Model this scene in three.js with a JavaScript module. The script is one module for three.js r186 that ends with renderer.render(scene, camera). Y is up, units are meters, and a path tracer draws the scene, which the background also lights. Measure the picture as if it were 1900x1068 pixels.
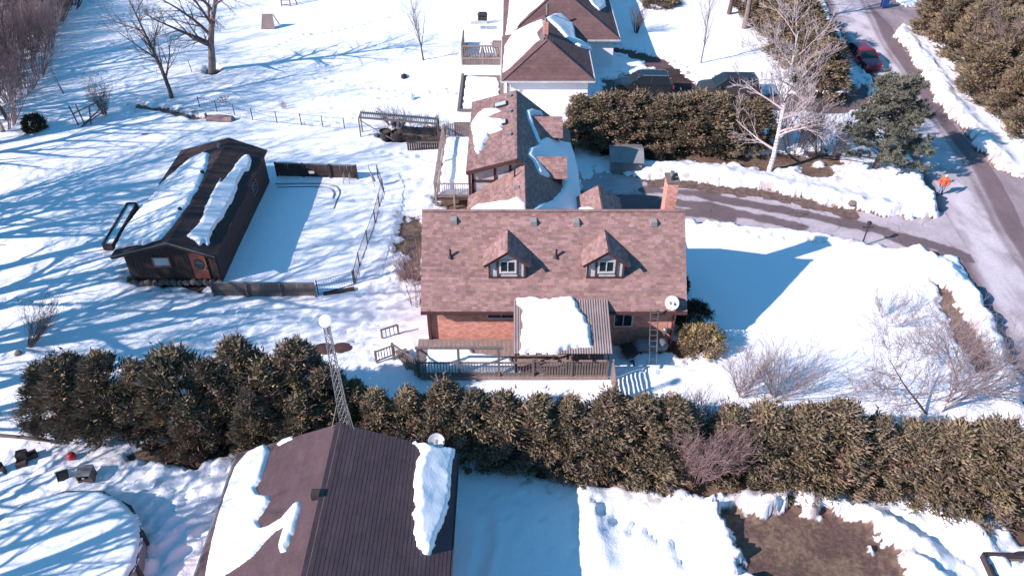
import * as THREE from 'three';
import { mergeGeometries } from 'three/addons/utils/BufferGeometryUtils.js';
import { MarchingCubes } from 'three/addons/objects/MarchingCubes.js';

// ---------- camera, sky, sun, exposure ----------
const scene = new THREE.Scene();
const camera = new THREE.PerspectiveCamera(40.46, 1900 / 1068, 0.5, 900);
camera.position.set(0, 28.5, 0);
camera.rotation.x = -39 * Math.PI / 180;
scene.add(camera);
const renderer = new THREE.WebGLRenderer({ antialias: true });
renderer.toneMapping = THREE.LinearToneMapping;
renderer.toneMappingExposure = 1.6;
renderer.shadowMap.enabled = true;
const sunDir = new THREE.Vector3(-1.465, 1, 0.677).normalize();
{ // clear winter sky: deep blue overhead, paler towards the horizon
  const w = 256, h = 128, d = new Float32Array(w * h * 4), v = new THREE.Vector3();
  for (let j = 0; j < h; j++) for (let i = 0; i < w; i++) {
    const el = ((j + 0.5) / h - 0.5) * Math.PI, az = ((i + 0.5) / w - 0.5) * 2 * Math.PI;
    v.set(Math.cos(el) * Math.cos(az), Math.sin(el), Math.cos(el) * Math.sin(az));
    const s = Math.max(0, Math.sin(el)), hz = Math.exp(-s * 4.5), k = (j * w + i) * 4;
    const glow = Math.pow(Math.max(0, v.dot(sunDir)), 10) * 0.16;
    d[k] = 0.036 + 0.05 * hz + glow; d[k + 1] = 0.18 + 0.06 * hz + glow; d[k + 2] = 0.37 + 0.06 * hz + glow; d[k + 3] = 1;
  }
  const sky = new THREE.DataTexture(d, w, h, THREE.RGBAFormat, THREE.FloatType);
  sky.mapping = THREE.EquirectangularReflectionMapping; sky.magFilter = THREE.LinearFilter; sky.needsUpdate = true;
  scene.background = sky; scene.environment = sky;
}
const sun = new THREE.DirectionalLight(new THREE.Color().setRGB(1, 0.88, 0.885), 4.6);
sun.position.copy(sunDir).multiplyScalar(120).add(new THREE.Vector3(0, 0, -45));
sun.target.position.set(0, 0, -45);
sun.castShadow = true;
Object.assign(sun.shadow.camera, { left: -75, right: 75, top: 60, bottom: -60, near: 1, far: 300 });
sun.shadow.mapSize.set(4096, 4096);
scene.add(sun, sun.target);

// ---------- helpers ----------
const V = (x, y, z) => new THREE.Vector3(x, y, z);
function rng(seed) { let a = seed >>> 0; return () => { a = (a + 0x6D2B79F5) | 0; let t = Math.imul(a ^ (a >>> 15), 1 | a); t = (t + Math.imul(t ^ (t >>> 7), 61 | t)) ^ t; return ((t ^ (t >>> 14)) >>> 0) / 4294967296; }; }
const hash = (x, y) => { let h = Math.imul(x, 374761393) + Math.imul(y, 668265263) | 0; h = Math.imul(h ^ (h >>> 13), 1274126177); return ((h ^ (h >>> 16)) >>> 0) / 4294967296; };
function noise(x, y, p) { // value noise, optional period
  const i = Math.floor(x), j = Math.floor(y), f = x - i, g = y - j, s = f * f * (3 - 2 * f), t = g * g * (3 - 2 * g);
  const m = p ? (a => ((a % p) + p) % p) : (a => a);
  const a = hash(m(i), m(j)), b = hash(m(i + 1), m(j)), c = hash(m(i), m(j + 1)), d = hash(m(i + 1), m(j + 1));
  return a + (b - a) * s + (c - a) * t + (a - b - c + d) * s * t;
}
function fbm(x, y, o = 4, p) { let s = 0, a = 0.5, n = 0; for (let k = 0; k < o; k++) { s += a * noise(x + k * 17.3 * (p ? 0 : 1), y, p); n += a; a *= 0.5; x *= 2; y *= 2; if (p) p *= 2; } return s / n; }
const clamp = (v, a = 0, b = 1) => Math.min(b, Math.max(a, v));
const sstep = (a, b, v) => { const t = clamp((v - a) / (b - a)); return t * t * (3 - 2 * t); };
const lerp = (a, b, t) => a + (b - a) * t;

const used = new Map();
function numbered(n) { const k = used.get(n) || 0; used.set(n, k + 1); return k ? `${n}_${String(k).padStart(3, '0')}` : n; }
function tag(o, label, category, group, kind) { Object.assign(o.userData, { label, category }); if (group) o.userData.group = group; if (kind) o.userData.kind = kind; return o; }
function thing(name, label, category, pos = [0, 0, 0], turn = 0, group) { const o = new THREE.Group(); o.name = numbered(name); o.position.set(...pos); o.rotation.y = turn; scene.add(o); return tag(o, label, category, group); }
function mesh(geo, mat) { const m = new THREE.Mesh(geo, mat); m.castShadow = m.receiveShadow = true; return m; }
function part(parent, name, b, mat, kind) { const m = mesh(b instanceof B ? b.geo() : b, mat); m.name = name; parent.add(m); if (kind) m.userData.kind = kind; return m; }
function single(name, b, mat, label, category, group, kind) { const m = mesh(b instanceof B ? b.geo() : b, mat); m.name = numbered(name); scene.add(m); return tag(m, label, category, group, kind); }
function structure(name, b, mat) { const m = mesh(b instanceof B ? b.geo() : b, mat); m.name = numbered(name); scene.add(m); m.userData.kind = 'structure'; return m; }
function copyOf(src, pos, turn, scale, label, group) { const c = src.clone(); c.name = numbered(src.name.replace(/_\d{3}$/, '')); c.userData = { ...src.userData }; scene.add(c); c.position.set(...pos); c.rotation.y = turn; if (Array.isArray(scale)) c.scale.set(...scale); else c.scale.setScalar(scale); if (label) c.userData.label = label; if (group) c.userData.group = group; return c; }

class B { // collects faces; uv in metres
  constructor() { this.p = []; this.n = []; this.t = []; this.c = null; this.tint = null; }
  color(r, g, b) { if (!this.c) this.c = []; this.tint = [r, g, b]; return this; }
  v(p, n, u, w) { this.p.push(p.x, p.y, p.z); this.n.push(n.x, n.y, n.z); this.t.push(u, w); if (this.tint) this.c.push(...this.tint); }
  tri(a, b, c, uv) { const n = V().crossVectors(b.clone().sub(a), c.clone().sub(a)).normalize(); const q = uv || [a, b, c].map(k => B.pl(k, n)); this.v(a, n, ...q[0]); this.v(b, n, ...q[1]); this.v(c, n, ...q[2]); return this; }
  static pl(p, n) { const x = Math.abs(n.x), y = Math.abs(n.y), z = Math.abs(n.z); return y > x && y > z ? [p.x, p.z] : x > z ? [p.z, p.y] : [p.x, p.y]; }
  quad(a, b, c, d, uv) {
    const n = V().crossVectors(c.clone().sub(a), d.clone().sub(b)).normalize();
    const q = uv || [a, b, c, d].map(k => B.pl(k, n));
    this.v(a, n, ...q[0]); this.v(b, n, ...q[1]); this.v(c, n, ...q[2]); this.v(a, n, ...q[0]); this.v(c, n, ...q[2]); this.v(d, n, ...q[3]); return this;
  }
  hexa(c) { // eight corners: bottom 0-3 ccw from above, top 4-7
    this.quad(c[4], c[5], c[6], c[7]); this.quad(c[3], c[2], c[1], c[0]);
    for (let i = 0; i < 4; i++) { const j = (i + 1) % 4; this.quad(c[i], c[j], c[j + 4], c[i + 4]); } return this;
  }
  box(cx, cy, cz, sx, sy, sz, ry = 0) {
    const co = Math.cos(ry), si = Math.sin(ry), k = (x, y, z) => V(cx + x * co + z * si, cy + y, cz - x * si + z * co), X = sx / 2, Y = sy / 2, Z = sz / 2;
    return this.hexa([k(-X, -Y, Z), k(X, -Y, Z), k(X, -Y, -Z), k(-X, -Y, -Z), k(-X, Y, Z), k(X, Y, Z), k(X, Y, -Z), k(-X, Y, -Z)]);
  }
  bar(p, q, w, h = w, up = V(0, 1, 0)) { // square bar from p to q
    const d = q.clone().sub(p).normalize(); let s = V().crossVectors(d, up); if (s.lengthSq() < 1e-4) s = V().crossVectors(d, V(1, 0, 0)); s.normalize(); const u = V().crossVectors(s, d).normalize();
    const k = (o, a, b) => o.clone().addScaledVector(s, a * w / 2).addScaledVector(u, b * h / 2);
    return this.hexa([k(p, -1, -1), k(p, 1, -1), k(q, 1, -1), k(q, -1, -1), k(p, -1, 1), k(p, 1, 1), k(q, 1, 1), k(q, -1, 1)]);
  }
  slab(pts, n, t) { // planar polygon (any outline) with thickness t below it
    const nn = n.clone().normalize(); let a = V(1, 0, 0); if (Math.abs(nn.x) > 0.9) a = V(0, 0, 1); a.addScaledVector(nn, -a.dot(nn)).normalize(); const b = V().crossVectors(nn, a);
    let P = pts; const q0 = () => P.map(p => new THREE.Vector2(p.dot(a), p.dot(b))); if (THREE.ShapeUtils.isClockWise(q0())) P = [...pts].reverse();
    const q = q0(), L = P.map(p => p.clone().addScaledVector(nn, -t));
    for (const [i, j, k] of THREE.ShapeUtils.triangulateShape(q, [])) { this.tri(P[i], P[j], P[k]); this.tri(L[k], L[j], L[i]); }
    for (let i = 0; i < P.length; i++) { const j = (i + 1) % P.length; this.quad(L[i], L[j], P[j], P[i]); } return this;
  }
  tube(path, rad, sides = 6, cap = true) {
    const n = path.length, rings = []; let ref = V(0.13, 0.2, 0.97);
    for (let i = 0; i < n; i++) {
      const d = path[Math.min(n - 1, i + 1)].clone().sub(path[Math.max(0, i - 1)]).normalize(); let s = V().crossVectors(d, ref); if (s.lengthSq() < 1e-3) s = V().crossVectors(d, V(1, 0, 0)); s.normalize(); const u = V().crossVectors(d, s); ref = u.clone().cross(s).length() ? V().crossVectors(s, d) : ref;
      const r = Array.isArray(rad) ? rad[i] : rad, ring = [];
      for (let k = 0; k < sides; k++) { const a = k / sides * Math.PI * 2, nn = s.clone().multiplyScalar(Math.cos(a)).addScaledVector(u, Math.sin(a)); ring.push([path[i].clone().addScaledVector(nn, r), nn]); }
      rings.push(ring);
    }
    let l = 0;
    for (let i = 0; i + 1 < n; i++) {
      const dl = path[i].distanceTo(path[i + 1]);
      for (let k = 0; k < sides; k++) {
        const a = rings[i][k], b = rings[i][(k + 1) % sides], c = rings[i + 1][(k + 1) % sides], d = rings[i + 1][k], u0 = k * 0.05, u1 = u0 + 0.05;
        this.v(a[0], a[1], u0, l); this.v(b[0], b[1], u1, l); this.v(c[0], c[1], u1, l + dl); this.v(a[0], a[1], u0, l); this.v(c[0], c[1], u1, l + dl); this.v(d[0], d[1], u0, l + dl);
      }
      l += dl;
    }
    if (cap) for (const [e, f] of [[0, 1], [n - 1, 0]]) for (let k = 1; k + 1 < sides; k++) { const r = rings[e]; f ? this.tri(r[0][0], r[k + 1][0], r[k][0]) : this.tri(r[0][0], r[k][0], r[k + 1][0]); }
    return this;
  }
  add(g, m) {
    const k = (g.index ? g.toNonIndexed() : g.clone()); if (m) k.applyMatrix4(m);
    this.p.push(...k.attributes.position.array); this.n.push(...k.attributes.normal.array);
    const c = k.attributes.position.count; for (let i = 0; i < c; i++) { this.t.push(k.attributes.uv ? k.attributes.uv.getX(i) : 0, k.attributes.uv ? k.attributes.uv.getY(i) : 0); if (this.tint) this.c.push(...this.tint); }
    return this;
  }
  geo() {
    const g = new THREE.BufferGeometry();
    g.setAttribute('position', new THREE.Float32BufferAttribute(this.p, 3)); g.setAttribute('normal', new THREE.Float32BufferAttribute(this.n, 3)); g.setAttribute('uv', new THREE.Float32BufferAttribute(this.t, 2));
    if (this.c) g.setAttribute('color', new THREE.Float32BufferAttribute(this.c, 3)); return g;
  }
}
const mtx = (x, y, z, rx = 0, ry = 0, rz = 0, sx = 1, sy = sx, sz = sx) => new THREE.Matrix4().compose(V(x, y, z), new THREE.Quaternion().setFromEuler(new THREE.Euler(rx, ry, rz)), V(sx, sy, sz));
const boxGeo = (sx, sy, sz) => new B().box(0, 0, 0, sx, sy, sz).geo();
const ORD = ['first', 'second', 'third', 'fourth', 'fifth', 'sixth', 'seventh', 'eighth', 'ninth', 'tenth', 'eleventh', 'twelfth', 'thirteenth', 'fourteenth', 'fifteenth', 'sixteenth', 'seventeenth', 'eighteenth', 'nineteenth', 'twentieth', 'twenty-first', 'twenty-second', 'twenty-third', 'twenty-fourth', 'twenty-fifth'];

// ---------- textures and materials ----------
function tex(w, h, size, fn, srgb = true) {
  const d = new Uint8Array(w * h * 4);
  for (let j = 0; j < h; j++) for (let i = 0; i < w; i++) { const c = fn(i / w, j / h), k = (j * w + i) * 4; d[k] = clamp(c[0]) * 255; d[k + 1] = clamp(c[1]) * 255; d[k + 2] = clamp(c[2]) * 255; d[k + 3] = 255; }
  const t = new THREE.DataTexture(d, w, h); t.wrapS = t.wrapT = THREE.RepeatWrapping; t.magFilter = THREE.LinearFilter; t.minFilter = THREE.LinearMipmapLinearFilter; t.generateMipmaps = true;
  if (srgb) t.colorSpace = THREE.SRGBColorSpace; t.repeat.set(1 / size[0], 1 / size[1]); t.needsUpdate = true; return t;
}
const grey = v => [v, v, v];
const T = {
  mottle: tex(256, 256, [3.1, 3.1], (u, v) => grey(0.72 + 0.28 * (0.65 * fbm(u * 6, v * 6, 3, 6) + 0.35 * noise(u * 64, v * 64, 64)))),
  bump: tex(256, 256, [1.3, 1.3], (u, v) => grey(0.6 * fbm(u * 8, v * 8, 4, 8) + 0.4 * noise(u * 96, v * 96, 96)), false),
  wood: tex(256, 256, [1.2, 1.6], (u, v) => { const g = fbm(u * 40, v * 2, 3, 8); return grey(0.66 + 0.34 * (0.7 * g + 0.3 * noise(u * 8, v * 8, 8))); }),
  brick: tex(512, 512, [1.68, 1.2], (u, v) => {
    const r = Math.floor(v * 16), x = u * 8 + (r % 2) * 0.5, i = Math.floor(x), fx = x - i, fy = v * 16 - r, m = fx < 0.05 || fy < 0.14, k = hash(((i % 8) + 8) % 8 + 31, r), s = 0.85 + 0.25 * k + 0.12 * (noise(u * 120, v * 120, 120) - 0.5);
    return m ? [0.8, 0.7, 0.66] : [0.86 * s, (0.6 + 0.06 * hash(i & 7, r + 9)) * s, (0.52 + 0.08 * k) * s];
  }),
  brickBump: tex(512, 512, [1.68, 1.2], (u, v) => { const r = Math.floor(v * 16), x = u * 8 + (r % 2) * 0.5, fx = x - Math.floor(x), fy = v * 16 - r; return grey(fx < 0.05 || fy < 0.14 ? 0.1 : 0.8 + 0.15 * noise(u * 90, v * 90, 90)); }, false),
  birch: tex(128, 256, [0.3, 1.4], (u, v) => { const k = noise(u * 4, v * 40, 40) > 0.8 || fbm(u * 3, v * 9, 3, 3) > 0.69; return k ? [0.3, 0.26, 0.25] : grey(0.88 + 0.1 * noise(u * 8, v * 30, 30)); }),
  snow: tex(512, 512, [2.7, 2.7], (u, v) => grey(0.6 * fbm(u * 6, v * 6, 4, 6) + 0.4 * fbm(u * 40, v * 40, 2, 40)), false),
};
function mat(c, rough = 0.85, o = {}) { const { map = T.mottle, bump = 0, bumpMap = T.bump, ...r } = o; const m = new THREE.MeshStandardMaterial({ roughness: rough, side: THREE.DoubleSide, ...r }); m.color.setRGB(...c); if (map) m.map = map; if (bump) { m.bumpMap = bumpMap; m.bumpScale = bump; } return m; }
const M = {
  roofSnow: mat([0.86, 0.885, 0.92], 0.75, { map: null, bump: 0.012, bumpMap: T.snow }),
  shingle: mat([1, 1, 1], 0.95, { vertexColors: true, bump: 0.004 }),
  roofUnder: mat([0.16, 0.1, 0.085], 0.9),
  brick: mat([1, 0.84, 0.79], 0.9, { map: T.brick, bump: 0.006, bumpMap: T.brickBump }),
  stucco: mat([0.8, 0.78, 0.77], 0.9, { bump: 0.003 }),
  trim: mat([0.13, 0.055, 0.05], 0.7),
  trimDark: mat([0.06, 0.04, 0.042], 0.7),
  siding: mat([0.9, 0.87, 0.87], 0.8, { map: null, bump: 0.002 }),
  white: mat([0.82, 0.8, 0.79], 0.55),
  glass: mat([0.02, 0.028, 0.035], 0.06, { map: null, metalness: 0 }),
  glassPale: mat([0.5, 0.56, 0.58], 0.15, { map: null }),  // base colour lightened to stand in for sky reflected in the skylight panes
  grayVent: mat([0.42, 0.38, 0.38], 0.6),
  darkMetal: mat([0.035, 0.032, 0.035], 0.5),
  metal: mat([0.5, 0.5, 0.5], 0.35, { metalness: 0.7 }),
  galv: mat([0.4, 0.39, 0.39], 0.5, { metalness: 0.4 }),
  deckWood: mat([0.4, 0.3, 0.27], 0.85, { map: T.wood, bump: 0.004 }),
  grayWood: mat([0.25, 0.2, 0.185], 0.9, { map: T.wood, bump: 0.004 }),
  darkWood: mat([0.085, 0.056, 0.05], 0.9, { map: T.wood, bump: 0.004 }),
  shedWood: mat([0.075, 0.047, 0.044], 0.85, { map: T.wood, bump: 0.003 }),
  corrug: mat([0.36, 0.28, 0.27], 0.6),
  bark: mat([0.17, 0.125, 0.11], 0.95, { map: T.wood, bump: 0.012 }),
  barkPale: mat([0.3, 0.24, 0.225], 0.95, { map: T.wood, bump: 0.012 }),
  twig: mat([0.15, 0.1, 0.095], 0.95, { map: null }),
  twigPale: mat([0.34, 0.255, 0.25], 0.95, { map: null }),
  birch: mat([0.8, 0.74, 0.72], 0.75, { map: T.birch }),
  birchTwig: mat([0.55, 0.45, 0.44], 0.8, { map: null }),
  leaf: (() => { const m = new THREE.MeshPhysicalMaterial({ roughness: 1, specularIntensity: 0.25, vertexColors: true, side: THREE.DoubleSide }); return m; })(),
  soil: mat([0.13, 0.085, 0.065], 1),
  stone: mat([0.26, 0.21, 0.19], 0.95, { bump: 0.02 }),
  rubber: mat([0.025, 0.025, 0.026], 0.8, { map: null }),
  black: mat([0.03, 0.03, 0.033], 0.6),
  red: mat([0.55, 0.03, 0.04], 0.45, { map: null }),
};

// ---------- ground, road, driveway ----------
function sdPoly(P, x, z) { // signed distance, negative inside
  let d = 1e9, s = 1;
  for (let i = 0, j = P.length - 1; i < P.length; j = i++) {
    const ax = P[i][0], az = P[i][1], bx = P[j][0], bz = P[j][1], ex = bx - ax, ez = bz - az, wx = x - ax, wz = z - az, t = clamp((wx * ex + wz * ez) / (ex * ex + ez * ez)), dx = wx - ex * t, dz = wz - ez * t;
    d = Math.min(d, dx * dx + dz * dz);
    if ((az > z) !== (bz > z) && x < ex * (z - az) / ez + ax) s = -s;
  }
  return s * Math.sqrt(d);
}
function sdLine(P, x, z) { let d = 1e9; for (let i = 0; i + 1 < P.length; i++) { const ax = P[i][0], az = P[i][1], ex = P[i + 1][0] - ax, ez = P[i + 1][1] - az, wx = x - ax, wz = z - az, t = clamp((wx * ex + wz * ez) / (ex * ex + ez * ez)), dx = wx - ex * t, dz = wz - ez * t; d = Math.min(d, dx * dx + dz * dz); } return Math.sqrt(d); }
const region = (pts, o = {}) => { const xs = pts.map(p => p[0]), zs = pts.map(p => p[1]), m = o.m ?? 2; return { pts, x0: Math.min(...xs) - m, x1: Math.max(...xs) + m, z0: Math.min(...zs) - m, z1: Math.max(...zs) + m, ...o }; };
const near = (r, x, z) => x > r.x0 && x < r.x1 && z > r.z0 && z < r.z1;

const streetL = [[34.5, -92], [33.3, -83.9], [32.4, -79], [31.4, -70.7], [31.2, -64.7], [30.2, -54.7], [28.6, -47.5], [27.74, -42.4], [27.3, -38.6], [26.9, -35.9], [26.3, -32.1], [25.6, -28.4], [25.2, -26.5], [22, -14]];
const streetR = [[29.5, -14], [31.2, -24], [32, -34], [32.6, -40.7], [60, -37], [60, -45.6], [35.8, -47.2], [34.4, -49], [34.4, -53.4], [34.9, -59.4], [36, -66.4], [36.9, -73.6], [38.3, -75.6], [70, -74.5], [70, -81.8], [41, -81.6], [40.6, -84], [40.8, -92]];
const STREET = region([...streetL, ...streetR]);
const DRIVE = region([[4.82, -47.1], [7.25, -48.04], [9.44, -47.31], [12.73, -46.74], [16.65, -45.89], [19.9, -44.4], [23.02, -42.96], [25.91, -42.2], [28, -42.58], [27.57, -38.12], [25.41, -38.45], [22.97, -39], [21.84, -39.57], [18.79, -40.62], [15.52, -41.22], [11.14, -41.83], [9.24, -41.96], [4.46, -41.96]]);
const DRIVE2 = region([[7.9, -63.54], [14.81, -66.03], [15.9, -61.61], [21.09, -60.57], [24.86, -61.19], [27.37, -60.57], [29.82, -62.46], [28.84, -58.38], [26.28, -57.23], [19.54, -57.9], [7.47, -58.87]]);
const WALK = region([[9.33, -70.93], [11.21, -69.78], [13.46, -68.17], [14.78, -65.22], [15.41, -61.4], [14.1, -61.19], [13.41, -64.65], [12.11, -67.2], [10.62, -69.03], [9.23, -69.9]]);
const GAP = [STREET, DRIVE, DRIVE2, WALK];
// bare patches where turf or soil shows
const BARE = [
  region([[9.03, -19.54], [10.76, -19.62], [12.42, -19.81], [13.92, -19.46], [14.54, -18.63], [15.55, -17.76], [15.6, -16.23], [9.49, -16.23], [9.28, -17.64]], { a: 1.1 }),
  region([[1.2, -21.81], [3.59, -21.54], [5.94, -21.2], [8.24, -20.83], [10.62, -20.91], [11.64, -21.2], [11.59, -21.92], [8.56, -22.52], [3.67, -22.52], [1.22, -22.46]], { a: 0.5 }),
  region([[12.82, -21.2], [14.35, -20.77], [14.77, -21.34], [13.23, -21.78]], { a: 0.6 }),
  region([[-17.54, -22.99], [-16.06, -22.28], [-14.37, -22.34], [-13.09, -22.99], [-13.82, -23.77], [-17.59, -23.77]], { a: 0.7 }),
  region([[24.67, -35.14], [25.04, -35.14], [24.91, -32.54], [24.79, -30.37], [24.41, -28.36], [23.86, -28.36], [23.79, -30.37], [24.01, -32.54]], { a: 0.35 }),
  region([[17.43, -48.34], [17.83, -48.87], [18.52, -48.87], [18.42, -48.19], [17.93, -48.04]], { a: 0.2 }),
  region([[20.29, -48.04], [20.86, -48.94], [22.55, -48.79], [22.89, -48.04], [21.9, -47.31], [20.81, -47.46]], { a: 0.3 }),
  region([[-26.76, -64.77], [-27, -66.03], [-26.09, -66.03], [-25.63, -65.11], [-25.94, -64.54]], { a: 0.2 }),
  region([[13.4, -46.31], [17.32, -45.62], [20.55, -44.13], [23.02, -42.96], [22.54, -42.58], [19.63, -43.48], [16.41, -44.93], [12.92, -45.75]], { a: 0.5 }),
  region([[-6.87, -39.4], [-6.92, -42.08], [-5.9, -42.39], [-5.29, -38.56], [-5.54, -35.9], [-6.1, -35.9]], { a: 0.7 }),
  region([[-4.9, -44.53], [-2.93, -45.2], [-2.67, -43.22], [-4.28, -43.35]], { a: 0.5 }),
  region([[-30.51, -58.77], [-28.98, -58.19], [-26.83, -57.61], [-24.75, -56.49], [-24.72, -56.12], [-27.07, -57.05], [-30.33, -58.29]], { a: 0.3 }),
  region([[-22.56, -36.15], [-19.58, -35.8], [-17.85, -35.29], [-17.8, -34.65], [-20.38, -35.39], [-22.38, -35.7]], { a: 0.5 }),
  region([[-10.72, -53.8], [-7.97, -55.12], [-5.64, -54.85], [-5.49, -52.78], [-7.29, -52.44], [-9.34, -52.61]], { a: 0.6 }),
  region([[5.82, -31.22], [9.75, -30.37], [10.81, -29.95], [9.3, -29.46], [7.93, -29.75], [5.73, -30.37]], { a: 0.5 }),
  region([[21.09, -19.67], [21.71, -19.54], [21.57, -18.38], [21.01, -18.38]], { a: 0.3 }),
  region([[3.69, -53.37], [6.74, -50.89], [11.74, -49.87], [18.12, -48.79], [23.69, -49.33], [24.07, -50.49], [11.97, -51.29], [4.59, -54.68]], { a: 0.8 }),
];
const BANK = [ // ploughed and shovelled snow ridges: line, height, half width
  [region([[9.38, -48.34], [12.97, -48.04], [16.85, -46.74], [20.14, -45.2], [23.27, -43.67], [26.16, -42.83], [27.48, -43.03], [28.35, -44]], { m: 3 }), 0.42, 0.8],
  [region([[28, -47.46], [27.52, -45.34], [27.74, -43.67]], { m: 4 }), 0.5, 1.2],
  [region([[11.41, -41.4], [15.4, -40.74], [18.65, -40.15], [21.64, -39], [24.2, -37.9]], { m: 3 }), 0.25, 0.7],
  [region([[24.19, -37.46], [25.37, -36.41], [25.68, -33.93], [25.63, -31.22], [25.24, -28.36], [24.68, -26.14]], { m: 4 }), 0.7, 0.85],
  [region([[37.54, -74.41], [36.94, -66.96], [35.82, -59.36], [35.45, -54.68], [35.14, -49.71]], { m: 3 }), 0.45, 0.9],
  [region([[38.04, -76.11], [41.66, -75.25]], { m: 3 }), 0.4, 0.8],
  [region([[8.49, -19.94], [8.92, -19.02], [9.17, -17.64], [9.38, -16.69]], { m: 3 }), 0.4, 0.5],
  [region([[9.14, -20.08], [11.65, -20.35], [14.12, -20.08], [15.67, -19.28], [16.48, -17.88], [16.75, -16.46]], { m: 3 }), 0.4, 0.7],
  [region([[17.47, -20.35], [19.13, -18.89], [19.42, -17.16]], { m: 3 }), 0.4, 0.45],
  [region([[3.33, -20.63], [3.44, -19.67], [3.45, -18.38], [3.47, -17.4]], { m: 3 }), 0.34, 0.55],
  [region([[14.36, -60.57], [15.48, -59.36], [19.85, -59.17]], { m: 3 }), 0.3, 0.6],
  [region([[32.93, -77.57], [30.98, -65.79], [30.58, -58.38]], { m: 2 }), 0.15, 0.4],
  [region([[-16.76, -22.22], [-14.72, -21.92], [-12.86, -22.16]], { m: 3 }), 0.3, 0.6],
];
const TRENCH = [ // trodden paths: line, depth, half width
  [region([[-2.48, -21.34], [-1.76, -20.63], [-1.15, -19.67], [-1, -18.38], [-1.39, -16.81]]), 0.14, 0.3],
  [region([[-1.07, -16.81], [-0.84, -18.38], [-1.03, -19.67]]), -0.06, 0.4],
  [region([[-7.95, -33.93], [-7.56, -36.93], [-7.2, -40.86], [-6.9, -44.66], [-5.99, -46.74]]), 0.1, 0.35],
  [region([[-7.4, -32.09], [-9.02, -34.9], [-8.59, -38.56], [-8.29, -42.71]]), 0.06, 0.25],
  [region([[-27.66, -31.22], [-22.37, -32.54], [-16.21, -33.93], [-12.13, -34.9]]), 0.05, 0.4],
  [region([[-12.67, -16.97], [-12.46, -19.15], [-12.63, -21.34]]), 0.12, 0.35],
  [region([[-14.37, -21.2], [-12.47, -21.63]]), 0.1, 0.3],
  [region([[16.97, -16.97], [16.35, -18.13], [15.53, -18.89]]), 0.2, 0.2],
  [region([[16.05, -19.67], [17.22, -18.63], [18.29, -17.52]]), 0.22, 0.2],
  [region([[17.31, -19.94], [18.4, -19.28], [19.12, -18.38]]), 0.18, 0.2],
  [region([[-16.58, -46.38], [-13.03, -46.31], [-12.05, -46.03], [-11.69, -45.48], [-11.68, -44.53], [-11.71, -42.71]]), 0.05, 0.1],
  [region([[-16.48, -45.96], [-13.02, -45.89], [-12.23, -45.62], [-11.95, -45.07], [-11.98, -44]]), 0.05, 0.1],
  [region([[-17.21, -37.46], [-11.27, -36.93]]), 0.02, 0.3],
  [region([[-14.33, -57.9], [-10.17, -59.36], [-4.08, -61.4]]), 0.07, 0.2],
  [region([[-22.55, -74.69], [-13.49, -77.57], [-4.32, -77.57]]), 0.06, 0.25],
];
const LUMPY = [ // churned snow: region, amplitude
  [region([[-23.08, -22.22], [-20.17, -22.22], [-12.96, -22.52], [-11.81, -16.97], [-15.04, -16.97], [-16.02, -20.21], [-18.28, -21.2], [-21.85, -19.81]]), 0.3],
  [region([[8.88, -20.49], [15.19, -20.49], [19.49, -19.67], [21.25, -18.63], [20.26, -16.69], [15.57, -16.69], [13.99, -19.67]]), 0.3],
  [region([[-18.96, -33.93], [-11.92, -33.93], [-10.16, -29.54], [-13.06, -28.75], [-17.77, -30.37]]), 0.14],
  [region([[-10.11, -46.74], [-5.73, -48.19], [-5.03, -32.09], [-6.74, -27.22], [-8.62, -28.75]]), 0.13],
  [region([[9.71, -49.33], [17.11, -47.82], [23.27, -43.67], [27.61, -42.08], [29.28, -46.03], [26.1, -47.46]]), 0.2],
  [region([[-37.09, -49.71], [-26.48, -47.46], [-24.57, -38.01], [-21.73, -29.54], [-26.81, -29.54]]), 0.08],
  [region([[-20.91, -63.54], [-4.46, -69.4], [-3.4, -47.46], [-11.32, -49.71], [-16.45, -55.57]]), 0.1],
  [region([[24.03, -37.46], [26.07, -36.93], [25.23, -26.49], [23.25, -25.09], [22.93, -33.93]]), 0.25],
  [region([[5.36, -29.54], [10.72, -29.54], [9.57, -26.49], [5.32, -26.49]]), 0.1],
  [region([[37.23, -74.69], [41.42, -74.69], [34.75, -49.71], [32.4, -49.71]]), 0.22],
];
const SMOOTH = region([[-17.7, -36.93], [-17.02, -47.46], [-9.79, -47.1], [-9.64, -34.9]], { m: 1 });
const dents = new Map(), R0 = rng(77);
function dent(x, z, r, d) { const k = Math.floor(x) + ',' + Math.floor(z); if (!dents.has(k)) dents.set(k, []); dents.get(k).push([x, z, r, d]); }
function steps(P, gap = 0.72, d = 0.24) { for (let i = 0; i + 1 < P.length; i++) { const [ax, az] = P[i], [bx, bz] = P[i + 1], L = Math.hypot(bx - ax, bz - az), n = Math.round(L / gap); for (let k = 0; k < n; k++) { const t = (k + 0.5) / n, s = (k % 2 ? 1 : -1) * 0.13, nx = -(bz - az) / L, nz = (bx - ax) / L; dent(ax + (bx - ax) * t + nx * s + (R0() - 0.5) * 0.15, az + (bz - az) * t + nz * s + (R0() - 0.5) * 0.15, 0.19, d * (0.7 + 0.6 * R0())); } } }
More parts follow.
